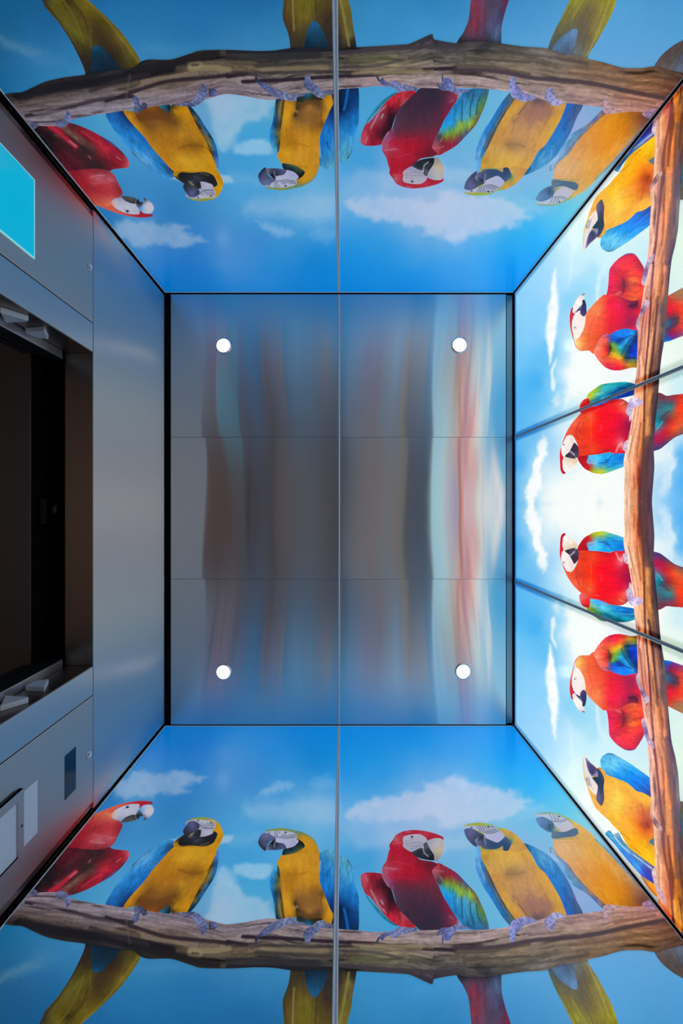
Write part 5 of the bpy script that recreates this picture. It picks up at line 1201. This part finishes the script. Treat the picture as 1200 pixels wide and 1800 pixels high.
DOOR_H = EYE + 1.043
wf = struct(box('wall_front', (-0.70, 0.75, 0.0), (-0.672, 0.812, ZC + 0.008), M['black']))
box('backing', (-0.70, -0.812, 0.0), (-0.672, -0.75, ZC + 0.008), M['black'], wf)
box('backing', (-0.70, -0.75, DOOR_H + 0.02), (-0.672, 0.75, ZC + 0.008), M['black'], wf)
box('backing', (-0.70, 0.50, 0.0), (-0.672, 0.75, DOOR_H + 0.02), M['black'], wf)
box('backing', (-0.70, -0.75, 0.0), (-0.672, -0.50, DOOR_H + 0.02), M['black'], wf)

hd = box('door_header', (-0.672, -0.785, DOOR_H + 0.0015), (XF, 0.785, EYE + 1.461), M['steel'], None, 0.0012)
thing(hd, 'wide brushed steel header panel above the dark door opening', 'header panel')
o = box('soffit', (-0.724, -0.412, DOOR_H), (XF - 0.001, 0.412, DOOR_H + 0.004), M['dsteel'], hd, 0.0008)
o['label'] = 'darker steel underside of the header'

for s, tag in ((-1, 'cyan screen'), (1, 'document frame')):
    a, b = sorted((s * 0.412, s * 0.4858))
    bm = bmesh.new()
    add_box(bm, (-0.719, a, 0.0), (XF, b, DOOR_H - 0.001), 0.0012)
    o = bm_obj('door_jamb', bm, M['steel'])
    thing(o, 'brushed steel door jamb post beside the %s panel' % tag, 'door jamb', 'door jamb posts')
    # dark reveal sheet on the inside of the post
    a, b = sorted((s * 0.4105, s * 0.4122))
    rv = box('reveal', (-0.7185, a, 0.0), (XF - 0.0015, b, DOOR_H - 0.002), M['reveal'], o)
    rv['label'] = 'dark steel reveal facing the opening'
    a, b = sorted((s * 0.7665, s * 0.784))
    o = box('corner_post', (-0.668, a, 0.0), (XF - 0.006, b, DOOR_H - 0.001), M['dsteel'], None, 0.001)
    thing(o, 'narrow dark steel corner post between mural and %s panel' % tag, 'corner post', 'corner posts of the front wall')

# swing panel with the cyan screen
def cop(s, label):
    a, b = sorted((s * 0.4878, s * 0.7645))
    o = box('operating_panel', (-0.668, a, 0.06), (XF + 0.0005, b, DOOR_H - 0.001), M['cop'], None, 0.0016)
    return thing(o, label, 'control panel')


XP = XF + 0.0005
cop1 = cop(-1, 'brushed steel swing panel carrying the large cyan screen')
cop2 = cop(1, 'brushed steel swing panel carrying the white document frame and dark window')


def key_lock(parent, u, v):
    y, z = fr(u, v)
    bm = bmesh.new()
    r = lathe(bm, (XP, y, z), [(0.0095, 0.0), (0.0095, 0.0022), (0.0082, 0.003), (0.0068, 0.0026), (0.0062, 0.0014), (0.0001, 0.0014)], 'x', 40)
    o = bm_obj('key_lock', bm, M['chrome'], parent, None, True)
    o['label'] = 'small round key switch'
    box('keyway', (XP + 0.0012, y - 0.0007, z - 0.004), (XP + 0.0018, y + 0.0007, z + 0.004), M['black'], o)


key_lock(cop1, 157, 470)
key_lock(cop2, 155.5, 1326)
# screen
zs = EYE + 0.842
scr = box('screen_bezel', (XP - 0.0005, -0.6965, zs - 0.42), (XP + 0.002, -0.5285, zs), M['halo'], cop1, 0.0006)
scr['label'] = 'pale lit border of the screen'
o = box('screen', (XP + 0.0005, -0.6935, zs - 0.417), (XP + 0.0026, -0.5315, zs - 0.0035), M['screen'], scr)
o['label'] = 'glowing cyan display'
# dark window
w0, w1 = EYE + 0.9345, EYE + 0.9735
dw = box('dark_window', (XP - 0.001, 0.58, w0), (XP + 0.0008, 0.6835, w1), M['tint'], cop2, 0.0003)
dw['label'] = 'dark glass indicator window'
# white plate
pl = box('white_plate', (XP - 0.0005, 0.5775, EYE + 0.8135), (XP + 0.0014, 0.690, EYE + 0.8500), M['paper'], cop2, 0.0006)
pl['label'] = 'plain white plate'
# document frame with white sheet
bm = bmesh.new()
f0, f1, fz1, fz0 = 0.5645, 0.709, EYE + 0.8055, EYE + 0.56
for lo, hi in (((XP, f0, fz1 - 0.0135), (XP + 0.007, f1, fz1)), ((XP, f0, fz0), (XP + 0.007, f1, fz0 + 0.0135)),
               ((XP, f0, fz0 + 0.0135), (XP + 0.007, f0 + 0.018, fz1 - 0.0135)), ((XP, f1 - 0.0155, fz0 + 0.0135), (XP + 0.007, f1, fz1 - 0.0135))):
    add_box(bm, lo, hi)
df = bm_obj('document_frame', bm, M['cop'], cop2)
df['label'] = 'steel frame around a white sheet'
o = box('sheet', (XP + 0.001, f0 + 0.016, fz0 + 0.011), (XP + 0.0035, f1 - 0.0135, fz1 - 0.012), M['paper'], df)
o['label'] = 'blank white sheet'
bm = bmesh.new()
r = lathe(bm, (XP + 0.007, 0.637, EYE + 0.801), [(0.0024, 0), (0.0022, 0.0006), (0.0001, 0.0006)], 'x', 20)
bm_obj('screw', bm, M['rubber'], df)
o = box('frame_shadow_strip', (XP - 0.0002, f0 - 0.0045, fz1 - 0.20), (XP + 0.004, f0 - 0.0012, fz1 - 0.014), M['rubber'], df, 0.0015)  # dark strip standing in for the frame's shadow on the panel

# white wedges on the jamb reveals
WEDGES = [([(-0.691, 0.806), (-0.662, 0.843), (-0.668, 0.848), (-0.719, 0.853)], 'lower'), ([(-0.714, 0.899), (-0.665, 0.892), (-0.687, 0.935), (-0.708, 0.928)], 'upper')]
for s, tag in ((-1, 'cyan screen'), (1, 'document frame')):
    for poly, pos in WEDGES:
        bm = bmesh.new()
        prism(bm, [(x, s * 0.4105, h + EYE) for x, h in poly], (0, -s * 0.012, 0), 0.0018)
        o = bm_obj('door_guide_wedge', bm, M['white'])
        thing(o, '%s white plastic wedge on the door reveal beside the %s panel' % (pos, tag), 'wedge', 'white wedges on the door reveals')

# open lift door leaves: only their leading edges show
for n, s in ((1, -1), (2, 1)):
    a, b = sorted((s * 0.394, s * 0.86))
    d = struct(box('door_%d' % n, (-0.760, a, 0.02), (-0.7245, b, EYE + 1.036), M['dsteel'], None, 0.001))
    a, b = sorted((s * 0.3885, s * 0.411))
    lc = box('light_curtain', (-0.7245, a, 0.05), (-0.7205, b, EYE + 1.030), M['chrome'], d, 0.001)
    lc['label'] = 'silver light-curtain strip on the door edge'
    a, b = sorted((s * 0.3885, s * 0.394))
    box('rubber_edge', (-0.758, a, 0.03), (-0.7255, b, EYE + 1.030), M['rubber'], d, 0.001)
    a, b = sorted((s * 0.3905, s * 0.86))
    d2 = struct(box('door_%d' % (n + 2), (-0.800, a, 0.02), (-0.7655, b, EYE + 1.0), M['dark'], None, 0.001))
    a, b = sorted((s * 0.3885, s * 0.3905))
    box('edge_strip', (-0.7700, a, 0.03), (-0.7662, b, EYE + 0.985), M['dsteel'], d2)

# landing side: soffit of the landing entrance, dark shaft gap, dark lobby
struct(box('landing_soffit', (-1.15, -0.75, EYE + 1.030), (-0.803, 0.75, EYE + 1.060), M['soffit'], None, 0.002))
struct(box('soffit_shade_cap', (-0.8025, -0.75, EYE + 1.0305), (-0.799, 0.75, EYE + 1.25), M['black']))  # black cap added so the soffit's lit edge stays dark
struct(box('shaft_dark_plate', (-1.25, -0.86, EYE + 1.25), (-0.70, 0.86, EYE + 1.27), M['black']))  # black plate standing in for the darkness of the shaft
lob = struct(box('wall_landing', (-3.65, -1.6, 0.0), (-3.60, 1.6, 2.6), M['lobby']))
box('landing_side', (-3.60, -1.62, 0.0), (-0.86, -1.58, 2.6), M['lobby'], lob)
box('landing_side', (-3.60, 1.58, 0.0), (-0.86, 1.62, 2.6), M['lobby'], lob)
box('landing_ceiling', (-3.60, -1.6, 2.55), (-1.15, 1.6, 2.6), M['lobby'], lob)
struct(box('floor_landing', (-3.60, -1.6, -0.06), (-0.675, 1.6, 0.0), M['tile']))
box('unseen_landing_lamp', (-2.3, -0.6, 2.53), (-1.9, 0.6, 2.549), M['unseenlamp'], lob, 0.002)  # out of view, added to light the landing floor
rb = empty('lock_roller', (-0.78, -0.005, EYE + 1.045))
thing(rb, 'small dark door-lock roller bracket in the gap behind the header', 'roller bracket')
box('bracket', (-0.788, -0.028, EYE + 1.040), (-0.776, 0.040, EYE + 1.052), M['rubber'], rb, 0.001)
bm = bmesh.new()
lathe(bm, (-0.752, 0.0, EYE + 1.05), [(0.0001, -0.004), (0.012, -0.004), (0.013, 0.0), (0.012, 0.004), (0.0001, 0.004)], 'x', 28)
bm_obj('roller', bm, M['rubber'], rb, None, True)
